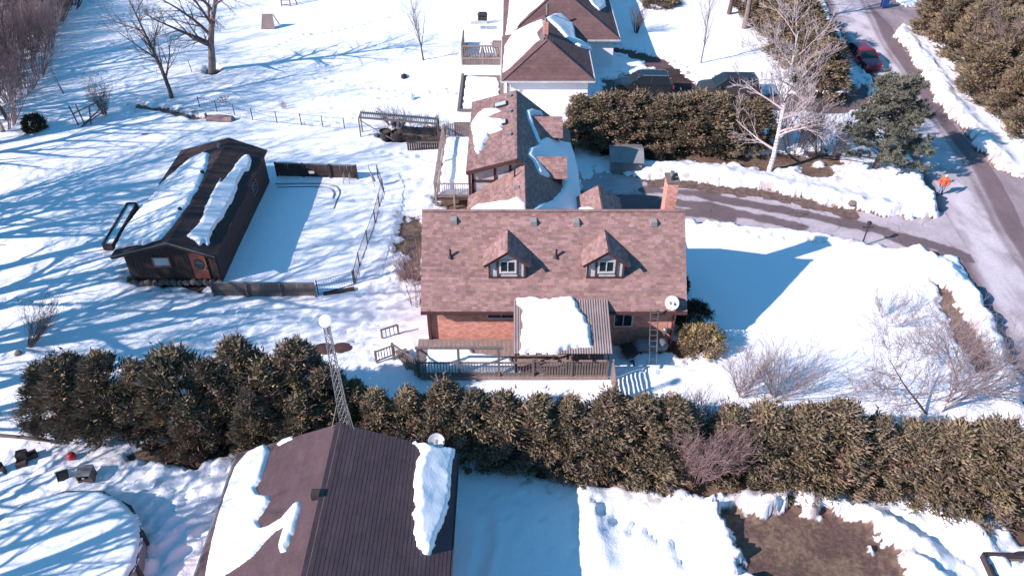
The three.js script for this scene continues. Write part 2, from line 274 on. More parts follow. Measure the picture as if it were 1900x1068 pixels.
for (const P of [[[3.25, -20.27], [4.11, -19.54], [5.4, -18.89], [6.45, -18.38], [7.33, -17.11]], [[3.58, -20], [4.77, -19.28], [6.38, -18.63], [7.06, -17.4]], [[-19.55, -33], [-15.81, -32.54], [-12.83, -32.54], [-10.65, -32.09], [-7.39, -29.95]], [[-13.91, -32.09], [-11.83, -33.46], [-9.25, -32.54], [-6.7, -31.22]], [[-7.52, -33], [-7.08, -36.93], [-6.86, -40.86], [-6.54, -44.66]], [[-7.12, -27.97], [-7.4, -32.09], [-7.28, -35.9]], [[6.3, -27.97], [8, -28.36], [9.88, -29.54], [11.32, -30.37]], [[-16.36, -55.12], [-13, -55.12], [-11.05, -59.36], [-4.98, -61.4]], [[-16.26, -63.54], [-11.33, -61.4], [-7.16, -60.37], [-4.05, -60.88]], [[-29.05, -33.93], [-25.17, -33.46], [-21.78, -32.54]], [[-4.54, -47.46], [-5.86, -49.71], [-8.29, -50.49], [-10.31, -50.89]], [[-22.32, -69.4], [-20.16, -73.31], [-16.26, -74.69], [-9.45, -80.62]], [[14.61, -40.27], [20.44, -39.4]], [[-14.16, -20.21], [-13.58, -21.34], [-12.63, -22.22]]]) steps(P);
function scatterDents(P, n, r0, r1, d) { const g = region(P, { m: 0 }); for (let k = 0; k < n;) { const x = lerp(g.x0, g.x1, R0()), z = lerp(g.z0, g.z1, R0()); if (sdPoly(P, x, z) < 0) { dent(x, z, lerp(r0, r1, R0()), d * (0.4 + R0())); k++; } } }
scatterDents([[-18.8, -33.46], [-11.78, -33.23], [-9.95, -29.95], [-13.26, -29.54], [-17.2, -30.37]], 90, 0.1, 0.2, 0.13);
scatterDents([[-10.97, -47.46], [-5.67, -47.46], [-5.57, -38.01], [-6.95, -28.75], [-8.89, -30.37]], 120, 0.1, 0.2, 0.12);
scatterDents([[-21.37, -79.07], [-4.93, -79.07], [-4.03, -60.37], [-9.86, -50.49], [-17.04, -58.38]], 260, 0.08, 0.16, 0.09);
scatterDents([[-22.93, -21.92], [-13.36, -22.22], [-12.24, -16.97], [-14.82, -16.97], [-16.36, -20.49], [-18.82, -21.34]], 140, 0.12, 0.25, 0.16);
scatterDents([[3.53, -20.77], [8.82, -20.21], [8.16, -16.97], [3.65, -16.97]], 26, 0.06, 0.12, 0.06);
scatterDents([[-1.89, -21.05], [3.08, -21.05], [2.79, -16.97], [-0.64, -16.97]], 40, 0.08, 0.2, 0.06);
function ground(x, z) { // returns [height, bare 0..1, dirt 0..1]
  let h = 0.26 + 0.16 * (fbm(x * 0.13 + 5, z * 0.13, 3) - 0.5) + 0.05 * (fbm(x * 0.7, z * 0.7 + 9, 2) - 0.5);
  const sm = near(SMOOTH, x, z) ? sstep(0.6, -0.2, sdPoly(SMOOTH.pts, x, z)) : 0;
  h += (1 - sm) * 0.025 * (fbm(x * 2.3, z * 2.3, 2) - 0.5);
  for (const [r, a] of LUMPY) if (near(r, x, z)) { const s = sdPoly(r.pts, x, z); if (s < 1) h += a * sstep(1, -0.5, s) * (Math.abs(fbm(x * 1.7 + 3, z * 1.7, 3) - 0.5) * 1.5 + 0.35 * noise(x * 3.1, z * 3.1) - 0.2); }
  for (const [r, a, w] of BANK) if (near(r, x, z)) { const d = sdLine(r.pts, x, z) / w; if (d < 2.4) h += a * Math.exp(-d * d) * (0.45 + 1.1 * fbm(x * 1.4, z * 1.4 + 3, 3)); }
  for (const [r, a, w] of TRENCH) if (near(r, x, z)) { const d = sdLine(r.pts, x, z) / w; if (d < 2) h -= a * Math.exp(-d * d * d * d) * (0.7 + 0.6 * noise(x * 2, z * 2)); }
  const i = Math.floor(x), j = Math.floor(z);
  for (let a = -1; a < 2; a++) for (let b = -1; b < 2; b++) { const q = dents.get((i + a) + ',' + (j + b)); if (q) for (const [dx, dz, r, d] of q) { const k = ((x - dx) ** 2 + (z - dz) ** 2) / (r * r); if (k < 5) h -= d * (Math.exp(-k) - 0.25 * Math.exp(-(k - 2) * (k - 2))); } }
  h = Math.max(h, 0.1);
  let bare = 9, gap = 9; const n1 = fbm(x * 1.5, z * 1.5, 4) - 0.5, n2 = noise(x * 5, z * 5) - 0.5;
  for (const r of BARE) if (near(r, x, z)) bare = Math.min(bare, sdPoly(r.pts, x, z) + r.a * (n1 * 2.2 + n2 * 0.4));
  for (const r of GAP) if (near(r, x, z)) gap = Math.min(gap, sdPoly(r.pts, x, z) + 1.1 * n1 + 0.2 * n2);
  const thin = Math.min(sstep(-0.05, 0.4, bare), 1);
  h *= thin; if (thin < 1) h += (1 - thin) * 0.04 * (n2 + n1);
  const g = sstep(-0.1, 0.3, gap); h = lerp(-0.12, h, g);
  const bareAmt = h < 0.035 ? 1 : sstep(0.075, 0.035, h);
  const dirt = clamp(sstep(1.6, 0.2, Math.min(gap, bare)) * sstep(0.56, 0.75, fbm(x * 2.6, z * 2.6 + 40, 3)) * 0.7);
  return [h, bareAmt, dirt];
}
const GX0 = -58, GX1 = 58, GZ0 = -88, GZ1 = -12;
{
  const step = 0.17, nx = Math.round((GX1 - GX0) / step), nz = Math.round((GZ1 - GZ0) / step), pos = new Float32Array((nx + 1) * (nz + 1) * 3), uv = new Float32Array((nx + 1) * (nz + 1) * 2), idx = new Uint32Array(nx * nz * 6);
  let k = 0, t = 0, e = 0;
  for (let j = 0; j <= nz; j++) for (let i = 0; i <= nx; i++) { const x = lerp(GX0, GX1, i / nx), z = lerp(GZ0, GZ1, j / nz); pos[k++] = x; pos[k++] = ground(x, z)[0]; pos[k++] = z; uv[t++] = i / nx; uv[t++] = j / nz; }
  for (let j = 0; j < nz; j++) for (let i = 0; i < nx; i++) { const a = j * (nx + 1) + i, b = a + 1, c = a + nx + 1, d = c + 1; idx[e++] = a; idx[e++] = c; idx[e++] = b; idx[e++] = b; idx[e++] = c; idx[e++] = d; }
  const g = new THREE.BufferGeometry(); g.setAttribute('position', new THREE.BufferAttribute(pos, 3)); g.setAttribute('uv', new THREE.BufferAttribute(uv, 2)); g.setIndex(new THREE.BufferAttribute(idx, 1)); g.computeVertexNormals();
  const map = tex(2048, 1342, [1, 1], (u, v) => {
    const x = lerp(GX0, GX1, u), z = lerp(GZ0, GZ1, v), [, b, d] = ground(x, z);
    let s = [0.935, 0.945, 0.965]; if (d > 0) s = [lerp(s[0], 0.62, d), lerp(s[1], 0.54, d), lerp(s[2], 0.52, d)];
    if (b > 0) { const n = fbm(x * 1.1 + 50, z * 1.1, 3), q = noise(x * 16, z * 16), q2 = noise(x * 7 + z * 3, z * 9 - x * 2), m = 0.8 + 0.25 * n + 0.3 * (q - 0.5) + 0.22 * (q2 - 0.5), c = n + 0.3 * q2 > 0.66 ? [0.45 * m, 0.37 * m, 0.31 * m] : [0.42 * m, 0.325 * m, 0.29 * m]; s = [lerp(s[0], c[0], b), lerp(s[1], c[1], b), lerp(s[2], c[2], b)]; }
    return s;
  });
  map.wrapS = map.wrapT = THREE.ClampToEdgeWrapping;
  const bm = T.snow.clone(); bm.repeat.set((GX1 - GX0) / 2.7, (GZ1 - GZ0) / 2.7);
  const m = mat([1, 1, 1], 0.8, { map, bump: 0.03, bumpMap: bm });
  structure('ground', g, m);
  // the same snow goes on beyond the plots in view
  const far = new B(), q = (x0, z0, x1, z1) => far.quad(V(x0, 0.2, z1), V(x1, 0.2, z1), V(x1, 0.2, z0), V(x0, 0.2, z0));
  q(-420, -420, 420, GZ0 + 0.4); q(-420, GZ1 - 0.4, 420, 300); q(-420, GZ0 + 0.4, GX0 + 0.4, GZ1 - 0.4); q(GX1 - 0.4, GZ0 + 0.4, 420, GZ1 - 0.4);
  structure('snow_field', far, mat([0.86, 0.88, 0.92], 0.8, { map: null }));
}
// asphalt sheets, their edges buried under the snow
function sheet(name, P, y, fn, grow, pad = 0) {
  const c = region(P, { m: pad }), b = new B();
  const out = P.map((p, i) => { const a = P[(i + P.length - 1) % P.length], d = P[(i + 1) % P.length]; let n1 = [p[1] - a[1], a[0] - p[0]], n2 = [d[1] - p[1], p[0] - d[0]]; const l1 = Math.hypot(...n1), l2 = Math.hypot(...n2); let nx = n1[0] / l1 + n2[0] / l2, nz = n1[1] / l1 + n2[1] / l2; const l = Math.hypot(nx, nz) || 1; nx /= l; nz /= l; if (sdPoly(P, p[0] + nx * 0.05, p[1] + nz * 0.05) < 0) { nx = -nx; nz = -nz; } return [p[0] + nx * grow, p[1] + nz * grow]; });
  const W = c.x1 - c.x0, H = c.z1 - c.z0, pt = out.map(p => new THREE.Vector2(p[0], p[1]));
  for (const f of THREE.ShapeUtils.triangulateShape(pt, [])) { const q = f.map(i => V(out[i][0], y, out[i][1])), u = f.map(i => [(out[i][0] - c.x0) / W, (out[i][1] - c.z0) / H]); const up = (q[1].z - q[0].z) * (q[2].x - q[0].x) - (q[1].x - q[0].x) * (q[2].z - q[0].z) > 0; up ? b.tri(q[0], q[1], q[2], u) : b.tri(q[0], q[2], q[1], [u[0], u[2], u[1]]); }
  const map = tex(Math.min(1024, Math.round(W / 0.06)), Math.min(1024, Math.round(H / 0.06)), [1, 1], (u, v) => fn(c.x0 + u * W, c.z0 + v * H)); map.wrapS = map.wrapT = THREE.ClampToEdgeWrapping;
  const bm = T.bump.clone(); bm.repeat.set(W / 0.9, H / 0.9);
  return structure(name, b, mat([1, 1, 1], 0.9, { map, bump: 0.006, bumpMap: bm }));
}
const xAt = (P, z) => { for (let i = 0; i + 1 < P.length; i++) if (z >= P[i][1] && z <= P[i + 1][1]) return lerp(P[i][0], P[i + 1][0], (z - P[i][1]) / (P[i + 1][1] - P[i][1])); return P[P.length - 1][0]; };
const rightEdge = [[40.8, -92], [38.3, -80], [36.9, -73.6], [36, -66.4], [34.9, -59.4], [34.4, -53.4], [34.3, -49], [33.4, -44], [32.6, -40.7], [32, -34], [31.2, -24], [29.5, -14]];
sheet('road', STREET.pts, 0.02, (x, z) => { // dry salted crown, damp edges, tyre streaks
  const a = xAt(streetL, z), b = xAt(rightEdge, z), s = (x - a) / (b - a) + 0.06 * (fbm(x * 0.5, z * 0.16, 3) - 0.5), n = fbm(x * 1.2, z * 0.5, 3), f = noise(x * 12, z * 12);
  let dry = Math.min(sstep(0.02, 0.22, s), sstep(0.8, 0.62, s)); dry *= 0.8 + 0.2 * sstep(0.3, 0.5, n);
  dry = clamp(dry - 0.35 * Math.exp(-(((s - 0.66) / 0.035) ** 2)) + 0.25 * Math.exp(-(((s - 0.73) / 0.02) ** 2)));
  if (s > 1.0 || (z < -75 && x > 37.5)) dry = 0.25 + 0.3 * n;
  const m = 0.86 + 0.2 * n + 0.1 * (f - 0.5); return [lerp(0.47, 0.8, dry) * m, lerp(0.395, 0.755, dry) * m, lerp(0.41, 0.775, dry) * m];
}, 0.9);
const WET = [[[[9.25, -45.89], [12.5, -45.48], [15.5, -44.13], [19.44, -42.83], [23.08, -41.16], [24.97, -39], [26.54, -38.01]], 0.42], [[[9.07, -44.53], [12.57, -43.87], [15.85, -42.58], [18.35, -41.47]], 0.5], [[[8.19, -43.35], [12.41, -43.03], [14.05, -42.39]], 0.55], [[[23.66, -40.86], [25.36, -39.98], [27.64, -38.28]], 0.4], [[[4.68, -44], [8.95, -43.67]], 1.6]];
const EARTH = [[9.94, -46.88], [12.68, -46.45], [16.56, -45.55], [19.81, -44.06], [21.98, -43.03]]; // soil washed out along the hedge side
sheet('driveway', DRIVE.pts, 0.025, (x, z) => {
  const n = fbm(x * 0.9, z * 1.4, 4), f = noise(x * 11, z * 11); let w = 0;
  for (const [P, r] of WET) w = Math.max(w, sstep(r + 0.14, r - 0.1, sdLine(P, x, z) + 0.75 * (n - 0.5)));
  const earth = sstep(0.75, 0.45, sdLine(EARTH, x, z) + 1.1 * (n - 0.5)) * (x < 23.5 ? 1 : 0), m = 0.88 + 0.18 * n + 0.1 * (f - 0.5), crack = Math.abs(fbm(x * 0.35 + 9, z * 0.35, 3) - 0.5) < 0.004 ? 0.75 : 1;
  if (earth > 0.5) { const k = 0.75 + 0.5 * noise(x * 6, z * 6) * (0.6 + 0.4 * f); return [0.43 * k, 0.345 * k, 0.31 * k]; }
  return [lerp(0.72, 0.43, w) * m * crack, lerp(0.67, 0.365, w) * m * crack, lerp(0.69, 0.375, w) * m * crack];
}, 0.7);
sheet('driveway', DRIVE2.pts, 0.025, (x, z) => { const m = 0.85 + 0.3 * fbm(x, z, 4); return [0.42 * m, 0.36 * m, 0.36 * m]; }, 0.7);
sheet('path', WALK.pts, 0.025, (x, z) => { const m = 0.85 + 0.3 * fbm(x * 2, z * 2, 4); return [0.36 * m, 0.28 * m, 0.27 * m]; }, 0.5);
console.log('ground done');

// ---------- building helpers ----------
const inPoly = (P, x, y) => { let s = false; for (let i = 0, j = P.length - 1; i < P.length; j = i++) if ((P[i][1] > y) !== (P[j][1] > y) && x < (P[j][0] - P[i][0]) * (y - P[i][1]) / (P[j][1] - P[i][1]) + P[i][0]) s = !s; return s; };
let shingleSeed = 11;
// overlapping tabs laid in courses on a plane: O at the upper left corner, u along the courses, w down the slope
function shingles(parent, O, u, w, W, L, tone, o = {}) {
  const { tab = 0.26, course = 0.135, vary = 0.5, clip = null, lift = 0.014 } = o, R = rng(shingleSeed++), b = new B(), n = V().crossVectors(u, w).normalize(); if (n.y < 0) n.negate();
  const at = (a, c, h) => O.clone().addScaledVector(u, a).addScaledVector(w, c).addScaledVector(n, h), rows = Math.ceil(L / course);
  for (let r = 0; r < rows; r++) {
    let a = -R() * tab; const c0 = r * course, c1 = Math.min(L + 0.02, c0 + course), rowTone = 0.95 + 0.1 * R();
    while (a < W) {
      const wd = tab * (0.75 + 0.5 * R()), a0 = Math.max(0, a), a1 = Math.min(W, a + wd); a += wd;
      if (a1 - a0 < 0.02) continue; if (clip && !inPoly(clip, (a0 + a1) / 2, (c0 + c1) / 2)) continue;
      const k = rowTone * (1 - vary / 2 + vary * R()), g = 0.94 + 0.12 * R(); b.color(tone[0] * k, tone[1] * k * g, tone[2] * k * (0.94 + 0.12 * R()));
      const j = lift * (0.8 + 0.4 * R()), q0 = at(a0, c0, 0.006), q1 = at(a1, c0, 0.006), q2 = at(a1, c1, 0.006 + j), q3 = at(a0, c1, 0.006 + j), uv = [[a0, c0], [a1, c0], [a1, c1], [a0, c1]];
      b.quad(q0, q3, q2, q1, [uv[0], uv[3], uv[2], uv[1]]); b.quad(q3, at(a0, c1, 0), at(a1, c1, 0), q2);
    }
  }
  return part(parent, 'shingles', b, M.shingle, 'stuff');
}
function roofPlane(parent, name, pts, t, m) { const n = V().crossVectors(pts[1].clone().sub(pts[0]), pts[2].clone().sub(pts[0])); if (n.y < 0) n.negate(); return part(parent, name, new B().slab(pts, n, t), m); }
// a snow patch lying on a plane; its skin dips under the plane at the ragged rim
function snowPatch(label, O, u, w, poly, t, o = {}) {
  const { rag = 0.12, cell = 0.075, round = 0.16, name = 'roof_snow', group, streak = 0 } = o, g = region(poly, { m: 0.3 }), nx = Math.ceil((g.x1 - g.x0) / cell), nz = Math.ceil((g.z1 - g.z0) / cell);
  u = u.clone().normalize(); w = w.clone().normalize(); const n = V().crossVectors(u, w).normalize(); if (n.y < 0) n.negate();
  const P = [], H = [], idx = [], uv = [];
  for (let j = 0; j <= nz; j++) for (let i = 0; i <= nx; i++) {
    const a = g.x0 + i * cell, c = g.z0 + j * cell; let d = -sdPoly(poly, a, c) + rag * (2.2 * (fbm(a * 1.8 + 7, c * 1.8, 3) - 0.5) + 0.55 * (noise(a * 6 + c * 2, c * 6 - a) - 0.5));
    if (streak) d -= streak * sstep(0.55, 0.8, noise(a * 0.5 + 3, c * 3.1)) * 0.6;
    const h = d > 0 ? t * Math.sqrt(clamp(d / round)) * (0.72 + 0.5 * fbm(a * 0.9, c * 0.9 + 5, 3)) + 0.012 : Math.max(-0.05, d * 0.6) + 0.012;
    H.push(h); const p = O.clone().addScaledVector(u, a).addScaledVector(w, c).addScaledVector(n, h); P.push(p.x, p.y, p.z); uv.push(a, c);
  }
  const keep = k => H[k] > 0.012, flip = V().crossVectors(w, u).dot(n) < 0;
  for (let j = 0; j < nz; j++) for (let i = 0; i < nx; i++) { const a = j * (nx + 1) + i, b = a + 1, c = a + nx + 1, d = c + 1; if (keep(a) || keep(b) || keep(c) || keep(d)) flip ? idx.push(a, b, c, b, d, c) : idx.push(a, c, b, b, c, d); }
  const geo = new THREE.BufferGeometry(); geo.setAttribute('position', new THREE.Float32BufferAttribute(P, 3)); geo.setAttribute('uv', new THREE.Float32BufferAttribute(uv, 2)); geo.setIndex(idx); geo.computeVertexNormals();
  return single(name, geo, M.roofSnow, label, 'snow', group);
}
function windowUnit(parent, name, c, right, w, h, o = {}) { // frame mesh with panes; c centre on the wall, right = unit vector along the wall
  const { frame = M.white, pane = M.glass, bars = 1, fw = 0.07, out = 0.05 } = o, up = V(0, 1, 0), n = V().crossVectors(right, up), b = new B(), k = (a, y, d) => c.clone().addScaledVector(right, a).addScaledVector(up, y).addScaledVector(n, d);
  const bx = (a0, a1, y0, y1, d0, d1, q = b) => q.hexa([k(a0, y0, d1), k(a1, y0, d1), k(a1, y0, d0), k(a0, y0, d0), k(a0, y1, d1), k(a1, y1, d1), k(a1, y1, d0), k(a0, y1, d0)]);
  bx(-w / 2, w / 2, h / 2 - fw, h / 2, 0, out); bx(-w / 2, w / 2, -h / 2, -h / 2 + fw, 0, out + 0.02); bx(-w / 2, -w / 2 + fw, -h / 2 + fw, h / 2 - fw, 0, out); bx(w / 2 - fw, w / 2, -h / 2 + fw, h / 2 - fw, 0, out);
  const f = part(parent, name, b, frame), iw = w - 2 * fw;
  for (let i = 0; i <= bars; i++) { const p = new B(), a0 = -iw / 2 + i * iw / (bars + 1), a1 = a0 + iw / (bars + 1); bx(a0 + (i ? 0.02 : 0), a1 - (i < bars ? 0.02 : 0), -h / 2 + fw, h / 2 - fw, 0.004, 0.02, p); part(f, 'pane', p, pane); if (i) { const q = new B(); bx(a0 - 0.02, a0 + 0.02, -h / 2 + fw, h / 2 - fw, 0, out - 0.01, q); part(f, 'mullion', q, frame); } }
  return f;
}
function dish(label, p, azim, tilt, r, mast, name = 'satellite_dish', group) {
  const o = thing(name, label, 'satellite dish', p, 0, group), b = new B(), pts = []; for (let i = 0; i <= 6; i++) pts.push(new THREE.Vector2(r * i / 6, 0.28 * r * (i / 6) ** 2));
  for (let i = 6; i >= 0; i--) pts.push(new THREE.Vector2(Math.max(0, r * i / 6 - 0.004), 0.28 * r * (i / 6) ** 2 + 0.02));
  b.add(new THREE.LatheGeometry(pts, 24), new THREE.Matrix4().multiplyMatrices(mtx(0, mast, 0, 0, azim, 0), mtx(0, 0, 0, tilt, 0, 0))); part(o, 'reflector', b, M.white);
  part(o, 'mast', new B().tube([V(0, -0.05, 0), V(0, mast * 0.7, 0), V(0, mast, 0)], 0.025, 6), M.galv);
  const d = V(0, 0.95 * r, 0).applyMatrix4(mtx(0, 0, 0, tilt, 0, 0)).applyMatrix4(mtx(0, 0, 0, 0, azim, 0)), low = V(0, 0.28 * r, r * 0.95).applyMatrix4(mtx(0, 0, 0, tilt, 0, 0)).applyMatrix4(mtx(0, 0, 0, 0, azim, 0));
  part(o, 'feed_arm', new B().tube([V(0, mast, 0).add(low), V(0, mast, 0).add(d)], 0.012, 5), M.galv); part(o, 'receiver', new B().box(d.x, mast + d.y, d.z, 0.1, 0.1, 0.14), M.grayVent);
  return o;
}
const X1 = V(1, 0, 0), Z1 = V(0, 0, 1), dirv = (x, y, z) => V(x, y, z).normalize();
const TONE = { main: [0.42, 0.25, 0.225], dark: [0.135, 0.082, 0.09], hip: [0.225, 0.125, 0.12] };

// ---------- the brown brick house with dormers ----------
{
  const h = thing('brick_house', 'brown shingled brick house with two front dormers, centre of the picture', 'house', [2.1, 0, -33.2]); h.position.set(0, 0, 0);
  const xl = -4.57, xr = 8.78, zf = -29.65, zr = -33.24, zb = -36.83, e = 3.0, t = 6.6;
  part(h, 'wall', new B().slab([V(-4.2, 0, -30.3), V(8.45, 0, -30.3), V(8.45, 3.35, -30.3), V(-4.2, 3.35, -30.3)], Z1, 0.2), M.brick);
  part(h, 'wall', new B().slab([V(-4.2, 0, -36.2), V(8.45, 0, -36.2), V(8.45, 3.35, -36.2), V(-4.2, 3.35, -36.2)], V(0, 0, -1), 0.2), M.brick);
  for (const [x, n] of [[-4.202, -1], [8.452, 1]]) part(h, 'wall', new B().slab([V(x, 0, -30.502), V(x, 0, -35.998), V(x, 3.6, -35.998), V(x, 6.35, zr), V(x, 3.6, -30.502)], V(n, 0, 0), 0.2), M.brick);
  // timber post at the near corner of the wall and window beside the patio roof
  part(h, 'corner_post', new B().box(-4.28, 1.55, -30.22, 0.16, 3.0, 0.16), M.trim);
  windowUnit(h, 'window', V(-0.55, 2.35, -30.3), X1, 1.5, 0.75, { bars: 1 });
  windowUnit(h, 'window', V(5.75, 1.95, -30.3), X1, 1.0, 1.1, { bars: 1 });
  const roof = roofPlane(h, 'roof', [V(xl, e, zf), V(xr, e, zf), V(xr, t, zr), V(xl, t, zr)], 0.14, M.roofUnder);
  shingles(roof, V(xl, t, zr), X1, dirv(0, e - t, zf - zr), xr - xl, Math.hypot(t - e, zf - zr), TONE.main);
  const back = roofPlane(h, 'roof', [V(xl, e, zb), V(xr, e, zb), V(xr, t, zr - 0.003), V(xl, t, zr - 0.003)], 0.14, M.roofUnder);
  shingles(back, V(xl, t, zr), X1, dirv(0, e - t, zb - zr), xr - xl, Math.hypot(t - e, zb - zr), TONE.main);
  for (let i = 0, R = rng(5); i < 44; i++) { const a = xl + i * 0.304, k = 0.9 + 0.2 * R(), b = new B().color(TONE.main[0] * k, TONE.main[1] * k, TONE.main[2] * k); b.bar(V(a, t + 0.03, zr), V(Math.min(xr, a + 0.3), t + 0.034, zr), 0.2, 0.03); part(roof, 'ridge_cap', b, M.shingle); }
  part(h, 'gutter', new B().bar(V(xl, e - 0.1, zf + 0.05), V(xr, e - 0.1, zf + 0.05), 0.12, 0.13), M.trim);
  for (const x of [xl + 0.02, xr - 0.02]) part(h, 'verge_board', new B().bar(V(x, e - 0.17, zf), V(x, t - 0.17, zr), 0.05, 0.2).bar(V(x, e - 0.17, zb), V(x, t - 0.17, zr), 0.05, 0.2), M.trim);
  part(h, 'downpipe', new B().tube([V(8.3, 2.85, -29.75), V(8.3, 2.5, -30.22), V(8.3, 0.2, -30.22)], 0.04, 6), M.trim);
  for (const [x, y, z] of [[-2.95, 6.27, -32.92], [1.09, 6.23, -32.885], [3.25, 6.21, -32.86], [7.18, 6.21, -32.86]]) part(roof, 'roof_vent', new B().hexa([V(x - 0.17, y - 0.16, z + 0.22), V(x + 0.17, y - 0.16, z + 0.22), V(x + 0.17, y + 0.08, z - 0.12), V(x - 0.17, y + 0.08, z - 0.12), V(x - 0.15, y + 0.1, z + 0.2), V(x + 0.15, y + 0.1, z + 0.2), V(x + 0.15, y + 0.16, z - 0.1), V(x - 0.15, y + 0.16, z - 0.1)]), M.grayVent);
  for (const x of [-3.1, 2.23]) part(roof, 'vent_pipe', new B().tube([V(x, 4.85, -31.575), V(x, 5.4, -31.575)], 0.055, 8).add(new THREE.ConeGeometry(0.16, 0.14, 10), mtx(x, 4.98, -31.575)), M.darkMetal);
  // two gabled dormers on the front slope
  for (const [x0, x1, xc] of [[-1.18, 0.68, -0.22], [3.72, 5.6, 4.69]]) {
    const z = -30.85, ze = -30.6, b0 = 4.15, ea = 5.1, ap = 5.95, xe0 = x0 - 0.24, xe1 = x1 + 0.24, zi = y => -29.65 - (y - 3) - 0.15, hw = (x1 - x0) / 2;
    const wall = part(h, 'dormer', new B().slab([V(x0, b0, z), V(x1, b0, z), V(x1, ea + 0.12, z), V(xc, ap - 0.1, z), V(x0, ea + 0.12, z)], Z1, 0.1), M.stucco);
    for (const [x, s] of [[x0 - 0.003, -1], [x1 + 0.003, 1]]) part(wall, 'cheek', new B().slab([V(x, b0 - 0.05, z - 0.102), V(x, ea + 0.1, z - 0.102), V(x, ea + 0.1, zi(ea))], V(s, 0, 0), 0.08), M.trim);
    for (const [xe, s] of [[xe0, -1], [xe1, 1]]) {
      const yr = ap + (s > 0 ? 0.002 : 0), pl = roofPlane(wall, 'dormer_roof', [V(xe, ea, ze), V(xc, yr, ze), V(xc, yr, zi(ap)), V(xe, ea, zi(ea))], 0.09, M.trim);
      const d = dirv(xe - xc, ea - ap, 0), L = Math.hypot(xe - xc, ea - ap), W = ze - zi(ap);
      shinglesSub(wall, V(xc, ap, zi(ap)), Z1, d, W, L, [[0, 0], [W, 0], [W, L + 0.1], [zi(ea) - zi(ap), L + 0.1]]);
    }
    const tr = (a, c, w2 = 0.11, dz = 0.03) => part(wall, 'timber', new B().bar(V(a[0], a[1], z + dz), V(c[0], c[1], z + dz), 0.06, w2, V(0, 0, 1).cross(V(c[0] - a[0], c[1] - a[1], 0)).normalize()), M.trim);
    tr([x0, b0 + 0.06], [x1, b0 + 0.06]); tr([x0 + 0.05, b0 + 0.12], [x0 + 0.05, ea + 0.1], 0.1, 0.031); tr([x1 - 0.05, b0 + 0.12], [x1 - 0.05, ea + 0.1], 0.1, 0.031);
    tr([xc - 0.5, b0 + 0.12], [xc - 0.5, ea + 0.3], 0.08, 0.032); tr([xc + 0.52, b0 + 0.12], [xc + 0.52, ea + 0.3], 0.08, 0.032); tr([xc - 0.46, b0 + 0.36], [xc + 0.48, b0 + 0.36], 0.07, 0.029);
    tr([xe0 + 0.06, ea - 0.07], [xc, ap - 0.1], 0.1, 0.22); tr([xe1 - 0.06, ea - 0.07], [xc, ap - 0.1], 0.1, 0.222);
    windowUnit(wall, 'window', V(xc + 0.01, 4.9, z), X1, 0.86, 0.78, { bars: 0, out: 0.06, fw: 0.09 });
    part(wall, 'mullion', new B().box(xc + 0.01, 4.9, z + 0.035, 0.05, 0.6, 0.04), M.white);
  }
  // brick chimney behind the ridge
  const ch = part(h, 'chimney', new B().box(8.12, 6.35, -34.2, 0.55, 3.1, 0.85), M.brick);
  part(ch, 'chimney_cap', new B().box(8.12, 7.95, -34.2, 0.66, 0.1, 0.96), M.stone); part(ch, 'flue', new B().tube([V(8.12, 7.98, -34.35), V(8.12, 8.25, -34.35)], 0.12, 8), M.galv);
  part(ch, 'flue', new B().tube([V(8.12, 7.98, -33.98), V(8.12, 8.15, -33.98)], 0.1, 8), M.darkMetal);
  // rear wing
  const wz0 = -48.7, rx = 0.3, ry = 6.0;
  part(h, 'wall', new B().slab([V(-2.4, 0, -39.9), V(3.4, 0, -39.9), V(3.4, 3.3, -39.9), V(0.45, 5.7, -39.9), V(-2.4, 5.0, -39.9)], Z1, 0.15), M.stucco);
  part(h, 'wall', new B().slab([V(-2.4, 0, -48.4), V(3.4, 0, -48.4), V(3.4, 3.3, -48.4), V(0.3, 5.8, -48.4), V(-2.4, 5.0, -48.4)], V(0, 0, -1), 0.15), M.stucco);
  part(h, 'wall', new B().slab([V(-2.402, 0, -40.052), V(-2.402, 0, -48.248), V(-2.402, 5.0, -48.248), V(-2.402, 5.0, -40.052)], V(-1, 0, 0), 0.15), M.stucco);
  part(h, 'wall', new B().slab([V(3.402, 0, -36.4), V(3.402, 0, -48.248), V(3.402, 3.3, -48.248), V(3.402, 3.3, -36.4)], V(1, 0, 0), 0.15), M.brick);
  part(h, 'wall', new B().slab([V(-2.35, 0, -36.4), V(-2.35, 0, -39.75), V(-2.35, 3.4, -39.75), V(-2.35, 3.4, -36.4)], V(-1, 0, 0), 0.15), M.brick);
  for (const [a, c] of [[[-2.35, 4.35], [1.2, 4.35]], [[-2.32, 3.2], [-2.32, 5.0]], [[-1.0, 3.2], [-1.0, 5.2]], [[-0.1, 4.2], [-0.1, 5.4]]]) part(h, 'timber', new B().bar(V(a[0], a[1], -39.88), V(c[0], c[1], -39.88), 0.05, 0.16, Math.abs(a[0] - c[0]) > 0.1 ? V(0, 1, 0) : V(1, 0, 0)), M.trim);
  part(h, 'corner_post', new B().box(-2.5, 2.5, -39.84, 0.16, 5, 0.16), M.trim);
  const wl = roofPlane(h, 'roof', [V(rx, ry, -39.6), V(rx, ry, wz0), V(-2.68, 5.15, wz0), V(-2.68, 5.15, -39.6)], 0.16, M.roofUnder), dl = dirv(-2.98, -0.85, 0);
  shingles(wl, V(rx, ry, wz0), Z1, dl, 9.1, 3.1, TONE.main);
  const wr = roofPlane(h, 'roof', [V(rx, ry + 0.003, -39.6), V(rx, ry + 0.003, wz0), V(3.96, 3.0, wz0), V(3.96, 3.0, -36.4), V(0.77, 5.61, -33.8), V(0.77, 5.61, -39.6)], 0.14, M.roofUnder), dr = dirv(3.66, -3, 0);
